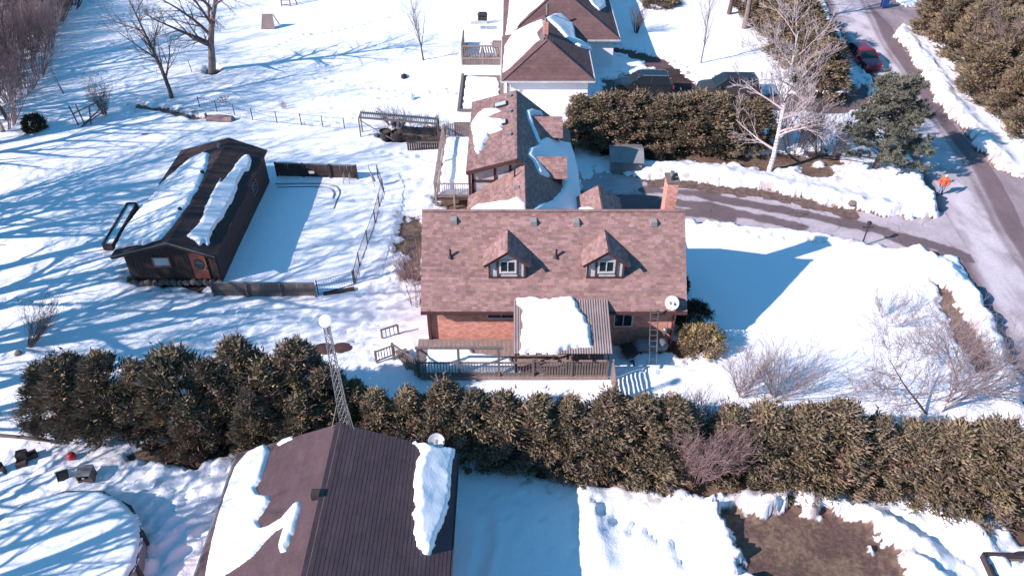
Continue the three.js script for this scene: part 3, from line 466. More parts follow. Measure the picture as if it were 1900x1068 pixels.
  shingles(wr, V(rx, ry, wz0), Z1, dr, 14.8, 4.73, TONE.main, { clip: [[0, 0], [9.1, 0], [9.1, 0.6], [14.7, 0.6], [12.3, 4.75], [0, 4.75]] });
  const wf = roofPlane(h, 'roof', [V(0.77, 5.608, -39.7), V(0.77, 5.608, -33.9), V(-2.6, 3.4, -36.6), V(-2.6, 3.4, -39.7)], 0.14, M.roofUnder), df = dirv(-3.37, -2.21, 0);
  shingles(wf, V(0.77, 5.608, -39.7), Z1, df, 5.6, 4.03, TONE.main, { clip: [[0, 0], [5.6, 0], [3.3, 4.05], [0, 4.05]] });
  for (const z of [-39.58, -48.72]) part(h, 'verge_board', new B().bar(V(-2.68, 5.03, z), V(rx, 5.88, z), 0.05, 0.22, V(0, 1, 0)).bar(V(rx, 5.88, z), V(z > -40 ? 0.72 : 3.96, z > -40 ? 5.53 : 2.88, z), 0.05, 0.22), M.trim);
  part(h, 'gutter', new B().bar(V(4.0, 2.92, wz0), V(4.0, 2.92, -36.9), 0.1, 0.12), M.trim);
  // skylights and vents on the low slope
  for (const z of [-47.05, -44.45]) { const p = (a, c, k) => V(rx, ry, z).addScaledVector(dl, a).add(V(0, 0, c)).add(V(-0.27 * k, 0.96 * k, 0)); const sl = part(wl, 'skylight', new B().hexa([p(0.65, -0.32, 0), p(0.65, 0.32, 0), p(1.5, 0.32, 0), p(1.5, -0.32, 0), p(0.65, -0.32, 0.13), p(0.65, 0.32, 0.13), p(1.5, 0.32, 0.13), p(1.5, -0.32, 0.13)]), M.trimDark); part(wl, 'skylight_pane', new B().quad(p(0.71, -0.26, 0.138), p(0.71, 0.26, 0.138), p(1.44, 0.26, 0.138), p(1.44, -0.26, 0.138)), M.glassPale); }
  for (const z of [-48.0, -45.75, -42.65]) part(wl, 'roof_vent', new B().box(rx - 0.5, ry - 0.05, z, 0.3, 0.2, 0.28), M.grayVent);
  part(wf, 'vent_pipe', new B().tube([V(0.15, 5.1, -38.9), V(0.15, 5.75, -38.9)], 0.05, 8), M.darkMetal); part(wf, 'roof_vent', new B().box(0.25, 5.35, -37.5, 0.28, 0.2, 0.26), M.grayVent);
  // wing dormers facing the driveway
  for (const [zc, hw] of [[-46.3, 1.2], [-41.1, 1.05]]) {
    const face = part(h, 'dormer', new B().slab([V(3.1, 3.55, zc - hw + 0.25), V(3.1, 3.55, zc + hw - 0.25), V(3.1, 4.55, zc + hw - 0.25), V(3.1, 5.2, zc), V(3.1, 4.55, zc - hw + 0.25)], X1, 0.1), M.stucco);
    for (const s of [-1, 1]) {
      const ez = zc + s * hw, y = 5.3 + (s > 0 ? 0.002 : 0), xi = yy => rx + (ry - yy) / 0.82 - 0.1; roofPlane(face, 'dormer_roof', [V(3.28, y, zc), V(3.28, 4.4, ez), V(xi(4.4), 4.4, ez), V(xi(5.3), y, zc)], 0.09, M.trim);
      const L = Math.hypot(hw, 0.9); shinglesSub(face, V(xi(5.3), 5.3, zc), X1, dirv(0, -0.9, s * hw), 3.28 - xi(5.3), L, [[0, 0], [9, 0], [9, L + 0.1], [xi(4.4) - xi(5.3), L + 0.1]]);
      part(face, 'cheek', new B().slab([V(3.0, 3.6, ez - s * 0.25), V(3.0, 4.5, ez - s * 0.25), V(2.1, 4.5, ez - s * 0.25)], V(0, 0, s), 0.08), M.trim);
    }
    windowUnit(face, 'window', V(3.1, 4.3, zc), V(0, 0, -1), 0.8, 0.9, { bars: 0 });
  }
  // gabled porch roof over the driveway door
  for (const s of [-1, 1]) { const xe = 5.1 + s * 1.35, pl = roofPlane(h, 'porch_roof', [V(5.1, 4.1 + (s > 0 ? 0.003 : 0), -39.8), V(5.1, 4.1 + (s > 0 ? 0.003 : 0), -35.5), V(xe, 3.2, -36.5), V(xe, 3.2, -39.8)], 0.12, M.roofUnder); shingles(pl, V(5.1, 4.1, -39.8), Z1, dirv(s * 1.35, -0.9, 0), 4.2, 1.62, TONE.main, { clip: [[0, 0], [4.2, 0], [3.2, 1.7], [0, 1.7]] }); }
  for (const x of [3.95, 6.2]) part(h, 'porch_post', new B().box(x, 1.55, -39.6, 0.14, 3.1, 0.14), M.trim);
  part(h, 'porch_gable', new B().slab([V(3.85, 3.15, -39.65), V(6.35, 3.15, -39.65), V(5.1, 3.95, -39.65)], V(0, 0, -1), 0.08), M.stucco);
}
function shinglesSub(parent, O, u, w, W, L, clip) { return shingles(parent, O, u, w, W, L, TONE.main, { clip }); }

// ---------- corrugated patio roof, deck, rails in front of the brick house ----------
{
  const p = thing('patio_roof', 'corrugated patio roof on posts over the front deck', 'canopy', [0, 0, 0]);
  const b = new B(), y = z => lerp(3.42, 2.6, (z + 30.05) / 3.05), n = 190, pr = [], co = x => 0.018 * Math.sin(x * 2 * Math.PI / 0.125);
  for (let i = 0; i <= n; i++) { const x = 0.08 + 4.72 * i / n; pr.push(x); }
  for (let i = 0; i < n; i++) { const a = pr[i], c = pr[i + 1]; b.quad(V(a, y(-27) + co(a), -27), V(c, y(-27) + co(c), -27), V(c, y(-30.05) + co(c), -30.05), V(a, y(-30.05) + co(a), -30.05)); }
  part(p, 'corrugated_sheet', b, M.corrug);
  for (const z of [-27.1, -28.4, -29.6]) part(p, 'purlin', new B().bar(V(0.1, y(z) - 0.08, z), V(4.78, y(z) - 0.08, z), 0.07, 0.1), M.darkWood);
  for (let i = 0; i < 6; i++) { const x = 0.3 + i * 0.85; part(p, 'rafter', new B().bar(V(x, y(-26.9) - 0.18, -26.9), V(x, y(-29.8) - 0.18, -29.8), 0.06, 0.1), M.darkWood); }
  for (const x of [0.2, 2.75, 4.7]) part(p, 'post', new B().box(x, 1.58, -27.72, 0.11, 1.96, 0.11), M.darkWood);
  snowPatch('thick white snow slab on the corrugated patio roof', V(0.08, 3.42, -30.05), X1, V(0, -0.82, 3.05), [[0.08, -0.11], [0.87, -0.18], [1.54, 0.02], [2.22, -0.08], [2.9, -0.15], [3.19, 0.48], [3.51, 0.96], [3.66, 1.6], [3.75, 2.37], [3.68, 2.71], [2.77, 2.77], [2.11, 3.16], [1.21, 3.13], [0.31, 3.1], [0.39, 2.22], [0.5, 1.12], [0.59, 0.54], [0.19, 0.31]], 0.22, { rag: 0.13 });
  const d = thing('deck', 'weathered timber deck with railing along the front of the brick house', 'deck', [0, 0, 0]);
  const zd = -27.55, fl = 0.6; let R = rng(3);
  for (let i = 0; i < 16; i++) part(d, 'floor_board', new B().box(-0.1, fl - 0.02 + R() * 0.004, zd - 0.09 - i * 0.166, 9.6, 0.035, 0.155), M.deckWood);
  part(d, 'fascia', new B().box(0.1, 0.42, zd + 0.02, 9.4, 0.24, 0.045), M.deckWood);
  for (let i = 0; i < 10; i++) part(d, 'skirt_board', new B().box(-4.1 + i * 0.94, 0.16, zd - 0.03, 0.9, 0.26, 0.03), M.deckWood);
  const posts = [-4.6, -2.62, -0.65, 1.05, 2.95, 4.72];
  posts.forEach((x, i) => part(d, 'post', new B().box(x, fl + (i < 3 ? 0.9 : 0.55), zd, 0.11, i < 3 ? 1.85 : 1.15, 0.11), M.grayWood));
  part(d, 'top_beam', new B().box(-2.55, fl + 1.86, zd, 4.3, 0.07, 0.14), M.grayWood);
  for (const [a, c] of [[-4.55, -2.67], [-2.57, -0.7], [-0.6, 1.0]]) {
    part(d, 'rail', new B().box((a + c) / 2, fl + 0.85, zd, c - a, 0.05, 0.09), M.grayWood); part(d, 'rail', new B().box((a + c) / 2, fl + 0.12, zd, c - a, 0.05, 0.06), M.grayWood);
    const g = boxGeo(0.035, 0.7, 0.035), n = Math.round((c - a) / 0.14); for (let i = 1; i < n; i++) { const m = part(d, 'baluster', g, M.grayWood); m.position.set(lerp(a, c, i / n), fl + 0.48, zd); }
  }
  for (const [a, c] of [[1.11, 2.89], [3.01, 4.66]]) {
    part(d, 'rail', new B().box((a + c) / 2, fl + 0.98, zd, c - a, 0.05, 0.1), M.deckWood);
    const g = boxGeo(0.085, 0.9, 0.022), n = Math.round((c - a) / 0.135); for (let i = 0; i < n; i++) { const m = part(d, 'slat', g, M.grayWood); m.position.set(lerp(a, c, (i + 0.5) / n), fl + 0.5, zd); if (a < 2 && i < 3) m.rotation.z = 0.6; }
  }
  // stair at the left end with sloping rails
  for (let i = 0; i < 3; i++) part(d, 'step', new B().box(-5.3 - i * 0.3, 0.42 - i * 0.17, -28.9 - 0.1 * i, 0.34, 0.06, 1.6, 0.5), M.deckWood);
  const slopeRail = (p0, p1, hh) => { part(d, 'rail', new B().bar(V(p0[0], p0[1] + hh, p0[2]), V(p1[0], p1[1] + hh, p1[2]), 0.08, 0.05), M.grayWood); part(d, 'rail', new B().bar(V(p0[0], p0[1] + 0.1, p0[2]), V(p1[0], p1[1] + 0.1, p1[2]), 0.06, 0.05), M.grayWood); const L = Math.hypot(p1[0] - p0[0], p1[2] - p0[2]), n = Math.round(L / 0.15); const g = boxGeo(0.035, hh - 0.12, 0.035); for (let i = 1; i < n; i++) { const t = i / n, m = part(d, 'baluster', g, M.grayWood); m.position.set(lerp(p0[0], p1[0], t), lerp(p0[1], p1[1], t) + hh / 2 + 0.04, lerp(p0[2], p1[2], t)); } for (const q of [p0, p1]) part(d, 'post', new B().box(q[0], q[1] + hh / 2 - 0.1, q[2], 0.1, hh + 0.3, 0.1), M.grayWood); };
  slopeRail([-4.68, 0.6, -27.65], [-6.1, 0.5, -29.0], 0.88); slopeRail([-6.1, 0.45, -29.05], [-6.95, 0.3, -28.75], 0.75);
  snowPatch('snow lying on the open left half of the front deck', V(-4.4, 0.602, -29.9), X1, Z1, [[0.05, 0.3], [2.3, 0.35], [2.45, 0.8], [3.4, 0.95], [4.3, 1.2], [4.6, 1.8], [4.9, 2.18], [0.1, 2.2]], 0.16, { name: 'deck_snow', rag: 0.1 });
  const s2 = thing('stair_rail', 'short lone timber rail standing in snow left of the deck', 'railing', [0, 0, 0]);
  part(s2, 'rail', new B().bar([-6.91, 0.85, -30.62].reduce((a, c, i) => (a.setComponent(i, c), a), V()), [-6.08, 0.95, -30.94].reduce((a, c, i) => (a.setComponent(i, c), a), V()), 0.08, 0.06), M.grayWood);
  { const a = [-6.91, 0.85, -30.62], c = [-6.08, 0.95, -30.94]; for (let i = 0; i <= 4; i++) { const t = i / 4, e2 = i === 0 || i === 4; part(s2, e2 ? 'post' : 'baluster', new B().box(lerp(a[0], c[0], t), 0.42, lerp(a[2], c[2], t), e2 ? 0.09 : 0.035, 0.95, e2 ? 0.09 : 0.035), M.grayWood); } }
  // slatted screen running from the deck towards the hedge
  const f = thing('slat_screen', 'open slatted timber screen fence between deck corner and hedge', 'fence', [0, 0, 0]);
  for (const z of [-27.5, -26.0, -24.6]) part(f, 'post', new B().box(4.98, 0.85, z, 0.1, 1.7, 0.1), M.deckWood);
  for (let i = 0; i < 9; i++) part(f, 'slat', new B().box(4.98, 0.3 + i * 0.16, -26.05, 0.03, 0.085, 2.85), M.deckWood);
}
// things along the front wall right of the patio roof
{
  const l = thing('ladder', 'aluminium ladder leaning on the front eave beside the patio roof', 'ladder', [0, 0, 0]), a = V(7.2, 0.2, -28.6), c = V(7.08, 3.35, -29.45), s = V(0.19, 0, 0);
  for (const k of [-1, 1]) part(l, 'stile', new B().bar(a.clone().addScaledVector(s, k), c.clone().addScaledVector(s, k), 0.035, 0.07), M.metal);
  for (let i = 0; i < 10; i++) { const p = a.clone().lerp(c, (i + 0.6) / 10.4); part(l, 'rung', new B().tube([p.clone().sub(s), p.clone().add(s)], 0.017, 5), M.metal); }
  const t = thing('oil_tank', 'grey horizontal fuel tank on legs against the brick wall', 'tank', [7.2, 0, -29.65]), b = new B();
  b.add(new THREE.CapsuleGeometry(0.36, 1.15, 6, 18), mtx(0, 0.68, 0, 0, 0, Math.PI / 2)); part(t, 'tank_body', b, mat([0.2, 0.23, 0.27], 0.5)); for (const x of [-0.5, 0.5]) part(t, 'cradle', new B().box(x, 0.2, 0, 0.1, 0.4, 0.6), M.darkMetal); part(t, 'filler_cap', new B().tube([V(0.2, 1.0, 0), V(0.2, 1.12, 0)], 0.06, 8), M.galv);
  const mt = thing('gas_meter', 'small silver gas meter on the brick wall near the corner', 'meter', [7.95, 1.15, -30.12]); part(mt, 'meter_body', new B().add(new THREE.CapsuleGeometry(0.13, 0.16, 4, 12), mtx(0, 0.1, 0)), M.metal); part(mt, 'pipe', new B().tube([V(0, -0.1, 0), V(0, -1.1, 0)], 0.025, 6).tube([V(0.08, 0.2, 0), V(0.08, 0.7, 0.0)], 0.025, 6), M.galv);
  const bn = thing('wheelbarrow', 'black wheelbarrow with tub tipped up beside the patio roof', 'wheelbarrow', [6.0, 0.05, -29.2], 0.3); bn.position.y = 0.2;
  { const q = new B(), y0 = 0.25, y1 = 0.62; q.hexa([V(-0.22, y0, 0.3), V(0.22, y0, 0.3), V(0.18, y0, -0.3), V(-0.18, y0, -0.3), V(-0.36, y1, 0.48), V(0.36, y1, 0.48), V(0.32, y1, -0.46), V(-0.32, y1, -0.46)]); part(bn, 'tub', q, M.black); }
  for (const s2 of [-1, 1]) { part(bn, 'handle', new B().tube([V(s2 * 0.12, 0.22, 0.6), V(s2 * 0.26, 0.35, -0.4), V(s2 * 0.28, 0.75, -0.85)], 0.02, 6), M.galv); part(bn, 'leg', new B().tube([V(s2 * 0.24, 0.3, -0.3), V(s2 * 0.24, 0.0, -0.35)], 0.018, 5), M.galv); }
  part(bn, 'wheel', new THREE.TorusGeometry(0.15, 0.045, 8, 18).rotateY(Math.PI / 2).translate(0, 0.16, 0.62), M.rubber);
  dish('white satellite dish on the front eave corner of the brick house', [8.0, 3.12, -29.75], -0.55, 1.0, 0.36, 0.34);
}
// snow on the wing and porch roofs
snowPatch('white snow patch around the skylights on the wing roof', V(0.3, 6.0, -48.7), Z1, V(-2.98, -0.85, 0), [[3.09, 2.97], [2.11, 2.68], [1.64, 2.15], [2.08, 1.22], [2.53, 0.96], [2.59, 1.68], [2.98, 1.93], [3.7, 0.88], [4.29, 0.73], [4.72, 1.01], [5.06, 0.9], [5.22, 1.8], [5.82, 1.86], [6.8, 2.17], [7.48, 2.39], [7, 2.57], [6.06, 2.71], [4.36, 2.92]], 0.16, { rag: 0.08 });
snowPatch('blue-shaded snow sheet low on the right slope of the wing roof', V(0.3, 6.0, -48.7), Z1, V(3.66, -3, 0), [[1.97, 0.79], [1.18, 1.22], [0.56, 1.95], [0.72, 2.32], [2.22, 1.2], [3.25, 1.4], [4.82, 1.89], [3.74, 2.38], [2.58, 3.8], [1.86, 4.66], [3.29, 4.93], [5.24, 5.05], [7.23, 5.01], [10.05, 4.71], [13.7, 0.92], [12.47, 1.53], [10.98, 2.59], [9.26, 3.32], [7.63, 3.77], [8.83, 2.16], [9.01, 1.65], [8.06, 1.26], [7.72, 0.77], [6.68, 1.05], [5.36, 1.78], [3.97, 1.29], [3.06, 0.95]], 0.14, { rag: 0.05 });
snowPatch('snow in the valley where the wing roof meets the main ridge', V(0.77, 5.61, -39.7), Z1, V(-3.37, -2.21, 0), [[1.77, 3.87], [1.64, 3.15], [2.38, 2.01], [2.99, 1.1], [3.13, 0.49], [4.02, 0.15], [5.14, 0]], 0.16, { rag: 0.05 });
snowPatch('small snow mound on the lit side of the porch roof', V(5.1, 4.1, -39.8), Z1, V(-1.35, -0.9, 0), [[1.3, 1.64], [1.38, 1.21], [1.76, 0.7], [2.65, 0.18], [2.66, 0.43], [1.63, 1.67]], 0.14, { rag: 0.03 });
// deck along the left of the wing
{
  const d = thing('side_deck', 'narrow snow-covered timber deck with railing on the left of the wing', 'deck', [0, 0, 0]), x0 = -5.0, x1 = -2.62, z0 = -51.6, z1 = -43.5, fl = 1.0;
  for (let i = 0; i < 15; i++) part(d, 'floor_board', new B().box(x0 + 0.09 + i * 0.16, fl - 0.02, (z0 + z1) / 2, 0.15, 0.035, z1 - z0), M.deckWood);
  part(d, 'rail', new B().box(x0, fl + 0.95, (z0 + z1) / 2, 0.2, 0.05, z1 - z0), M.deckWood); part(d, 'rail', new B().box((x0 + x1) / 2, fl + 0.95, z1, x1 - x0 - 0.2, 0.05, 0.1), M.deckWood); part(d, 'rail', new B().box((x0 + x1) / 2, fl + 0.1, z1, x1 - x0 - 0.2, 0.05, 0.06), M.deckWood);
  const g = boxGeo(0.04, 0.8, 0.04); for (let i = 1; i < 16; i++) { const m = part(d, 'baluster', g, M.deckWood); m.position.set(lerp(x0, x1, i / 16), fl + 0.52, z1); }
  for (let i = 1; i < 40; i++) { const m = part(d, 'baluster', g, M.deckWood); m.position.set(x0, fl + 0.52, lerp(z0, z1, i / 40)); }
  for (const [x, z] of [[x0, z1 + 0.002], [-3.8, z1 + 0.002], [x1, z1 + 0.002], [x0 + 0.003, -47.5], [x0 + 0.003, z0]]) part(d, 'post', new B().box(x, 1.0, z, 0.12, 2.0, 0.12), M.deckWood);
  for (let i = 0; i < 17; i++) part(d, 'screen_slat', new B().box(lerp(x0 + 0.1, x1 - 0.05, i / 16), fl + 0.55, z0, 0.09, 1.1, 0.025), M.deckWood);
  part(d, 'joist', new B().box((x0 + x1) / 2, fl - 0.16, z1 + 0.02, x1 - x0, 0.22, 0.05), M.darkWood);
  snowPatch('long snow blanket on the side deck left of the wing', V(-4.85, 1.0, -51.4), X1, Z1, [[0.05, 0.05], [2.15, 0.05], [2.15, 7.75], [0.05, 7.75]], 0.24, { name: 'deck_snow', rag: 0.06 });
}
console.log('brick house done');

// ---------- white hip-roofed house behind ----------
const Ppt = a => V(a[0], a[1], a[2]);
{
  const h = thing('white_house', 'white house with brown hip roofs and attached garage behind the wing', 'house', [0, 0, 0]);
  const hip = (x0, x1, zf, zb, e, rise, run, name) => { // front faces +z
    const xc = (x0 + x1) / 2, y = e + rise, ap = V(xc, y, zf - run), bp = V(xc, y, zb), hw = (x1 - x0) / 2, L1 = Math.hypot(run, rise), L2 = Math.hypot(hw, rise), D = zf - zb;
    const f = roofPlane(h, name, [V(x0, e, zf), V(x1, e, zf), ap], 0.1, M.roofUnder); shingles(f, V(x0, y, zf - run), X1, dirv(0, -rise, run), x1 - x0, L1, TONE.hip, { clip: [[hw, 0], [2 * hw, L1 + 0.1], [0, L1 + 0.1]], vary: 0.16 });
    const l = roofPlane(h, name, [V(x0, e, zf), ap, bp, V(x0, e, zb)], 0.1, M.roofUnder); shingles(l, V(xc, y, zb), Z1, dirv(-hw, -rise, 0), D, L2, TONE.hip, { clip: [[0, 0], [D - run, 0], [D, L2 + 0.1], [0, L2 + 0.1]], vary: 0.16 });
    const r = roofPlane(h, name, [V(x1, e, zf), ap, bp, V(x1, e, zb)], 0.1, M.roofUnder); shingles(r, V(xc, y, zb), Z1, dirv(hw, -rise, 0), D, L2, TONE.hip, { clip: [[0, 0], [D - run, 0], [D, L2 + 0.1], [0, L2 + 0.1]], vary: 0.16 });
    for (const x of [x0, x1]) { const k = new B().color(TONE.hip[0] * 1.05, TONE.hip[1] * 1.05, TONE.hip[2] * 1.05); k.bar(V(x, e + 0.03, zf), ap.clone().add(V(0, 0.04, 0)), 0.2, 0.05); part(h, 'hip_cap', k, M.shingle); }
    part(h, 'gutter', new B().bar(V(x0 - 0.06, e - 0.06, zf + 0.06), V(x1 + 0.06, e - 0.06, zf + 0.06), 0.12, 0.12), M.white);
    for (const x of [x0 - 0.06, x1 + 0.06]) part(h, 'gutter', new B().bar(V(x, e - 0.06, zf - 0.002), V(x, e - 0.06, zb), 0.12, 0.12), M.white);
    const i = 0.42, wz = (zf - i + zb) / 2, dz = zf - i - zb;
    part(h, 'wall', new B().box(xc, e / 2, zf - i - 0.1, x1 - x0 - 2 * i, e, 0.2), M.siding); for (const x of [x0 + i + 0.1, x1 - i - 0.1]) part(h, 'wall', new B().box(x, e / 2 - 0.004, wz - 0.101, 0.2, e, dz - 0.2), M.siding);
  };
  hip(-0.8, 6.4, -57.3, -66.4, 2.8, 1.9, 3.5, 'garage_roof'); hip(-0.75, 9.28, -65.7, -88, 2.8, 2.7, 5.1, 'roof');
  part(h, 'corner_board', new B().box(-0.36, 1.4, -57.68, 0.14, 2.7, 0.14), M.deckWood);
  part(h, 'downpipe', new B().tube([V(-0.1, 2.7, -57.3), V(-0.1, 0.2, -57.6)], 0.05, 6), M.white);
  windowUnit(h, 'window', V(8.86, 1.5, -70), V(0, 0, -1), 1.2, 1.2); part(h, 'door', new B().box(5.99, 1.05, -63.5, 0.06, 2.1, 0.9), M.trim);
  const st = part(h, 'chimney', new B().box(2.72, 5.0, -62.2, 0.42, 1.3, 0.5), M.brick); part(st, 'flue', new B().tube([V(2.72, 5.6, -62.2), V(2.72, 5.95, -62.2)], 0.1, 8), M.galv);
  part(h, 'roof_vent', new B().box(2.5, 4.65, -61.9, 0.3, 0.25, 0.3), M.grayVent); part(h, 'roof_vent', new B().box(2.4, 4.6, -61.2, 0.3, 0.25, 0.3), M.grayVent);
  part(h, 'vent_pipe', new B().tube([V(3.0, 4.6, -66.5), V(3.0, 5.6, -66.5)], 0.12, 8), M.stone);
  snowPatch('snow covering the left slope of the white garage roof', V(2.95, 4.7, -60.8), Z1, V(-3.6, -1.9, 0), [[2.13, 4.17], [-0.55, 4.1], [-3.3, 4.02], [-5.37, 3.2], [-5.19, 1.5], [-4.89, 0.34], [-3.35, 0.29], [-2.65, 0.91], [-1.86, 0.83], [-0.75, 0.67], [-0.57, 1.11], [0.81, 2.34], [1.95, 3.55]], 0.16, { rag: 0.06 });
  snowPatch('curling snow ribbon in the roof valley of the white house', V(2.95, 4.7, -60.8), Z1, V(3.6, -1.9, 0), [[-4.79, -0.04], [-6.98, 0.91], [-8.43, 1.99], [-8.45, 3], [-6, 2.71], [-3.6, 2.76], [-3.53, 3.66], [-3.54, 4.26], [-2.75, 4.18], [-2.04, 3.01], [-2.57, 1.73], [-3.75, 0.96]], 0.16, { rag: 0.06 });
  snowPatch('snow on the left slope of the far white house roof', V(4.25, 5.5, -70.8), Z1, V(-5.02, -2.7, 0), [[4.53, 5.45], [-1.14, 5.16], [-8.41, 4.94], [-3.22, 1.42], [1.35, 1.48], [2.09, 2.94], [3.56, 4.02], [4.82, 4.82]], 0.16, { rag: 0.06 });
  snowPatch('small snow patch near the far right eave of the white house', V(4.25, 5.5, -70.8), Z1, V(5.02, -2.7, 0), [[-2, 3.06], [-5.47, 5.32], [-2.17, 5.08], [0.24, 4.12], [-0.44, 3.39]], 0.14, { rag: 0.05 });
  // lattice-fronted deck and low snow-covered terrace on its left
  const d = thing('lattice_deck', 'raised timber deck with lattice panels left of the white house', 'deck', [0, 0, 0]), zf = -66.3, x0 = -4.4, x1 = -1.0;
  part(d, 'floor', new B().box((x0 + x1) / 2, 0.86, zf - 1.8, x1 - x0, 0.1, 3.6), M.deckWood);
  for (const x of [x0, -2.6, x1]) part(d, 'post', new B().box(x, 1.0, zf, 0.14, 2.0, 0.14), M.deckWood);
  part(d, 'rail', new B().box((x0 + x1) / 2, 2.0, zf, x1 - x0, 0.08, 0.16), M.deckWood); part(d, 'rail', new B().box((x0 + x1) / 2, 0.9, zf + 0.06, x1 - x0, 0.16, 0.06), M.deckWood);
  for (let i = 0; i < 15; i++) { const x = lerp(x0 + 0.15, x1 - 0.15, i / 14), s = x < -2.6 ? 1 : -1; if (Math.abs(x + 2.6) > 0.1) part(d, 'lattice_slat', new B().bar(V(x - s * 0.1, 1.0, zf), V(x + s * 0.1, 1.95, zf), 0.12, 0.02, V(0, 0, 1)), M.grayWood); }
  part(d, 'skirt', new B().box((x0 + x1) / 2, 0.42, zf + 0.02, x1 - x0, 0.8, 0.05), M.grayWood);
  part(d, 'side_rail', new B().bar(V(x0, 2.0, zf), V(x0, 2.0, zf - 3.6), 0.12, 0.08).bar(V(x0, 1.5, zf - 0.1), V(x0, 1.5, zf - 3.6), 0.05, 0.9), M.grayWood);
  for (let i = 0; i < 4; i++) part(d, 'stair_tread', new B().box(-0.9 + i * 0.02, 0.9 - i * 0.2, zf - 3.9 - i * 0.3, 1.8, 0.06, 0.3), M.deckWood);
  snowPatch('snow on the lattice-fronted deck by the white house', V(-4.2, 0.91, -69.8), X1, Z1, [[0.1, 0.1], [2.4, 0.2], [2.9, 3.2], [0.1, 3.3]], 0.16, { name: 'deck_snow' });
  const te = thing('terrace', 'low snow-topped terrace with dark edging beside the white garage', 'terrace', [0, 0, 0]);
  part(te, 'edging', new B().box(-4.25, 0.25, -60.6, 0.22, 0.5, 6.8).box(-2.5, 0.24, -57.15, 3.7, 0.48, 0.22), M.grayWood); part(te, 'deck_top', new B().box(-2.4, 0.32, -60.6, 3.4, 0.1, 6.6), M.grayWood);
  snowPatch('flat snow blanket on the terrace by the white garage', V(-4.0, 0.37, -63.8), X1, Z1, [[0.1, 0.3], [2.7, 0.6], [3.1, 6.2], [0.1, 6.3]], 0.2, { name: 'terrace_snow' });
  const tb = thing('patio_table', 'pale garden table with chair on far left of white house', 'table', [-3.2, 0.2, -74.8]);
  part(tb, 'table_top', new B().box(0, 0.72, 0, 1.6, 0.05, 0.9), M.white); for (const [x, z] of [[-0.7, -0.35], [0.7, -0.35], [-0.7, 0.35], [0.7, 0.35]]) part(tb, 'leg', new B().box(x, 0.35, z, 0.05, 0.7, 0.05), M.white);
  const cc = thing('grill', 'black barbecue grill behind the pale garden table', 'grill', [-2.9, 0.2, -76.4]); part(cc, 'lid', new B().add(new THREE.CapsuleGeometry(0.25, 0.5, 4, 12), mtx(0, 0.95, 0, 0, 0, Math.PI / 2)), M.black); part(cc, 'cart', new B().box(0, 0.4, 0, 0.9, 0.8, 0.5), M.black);
}
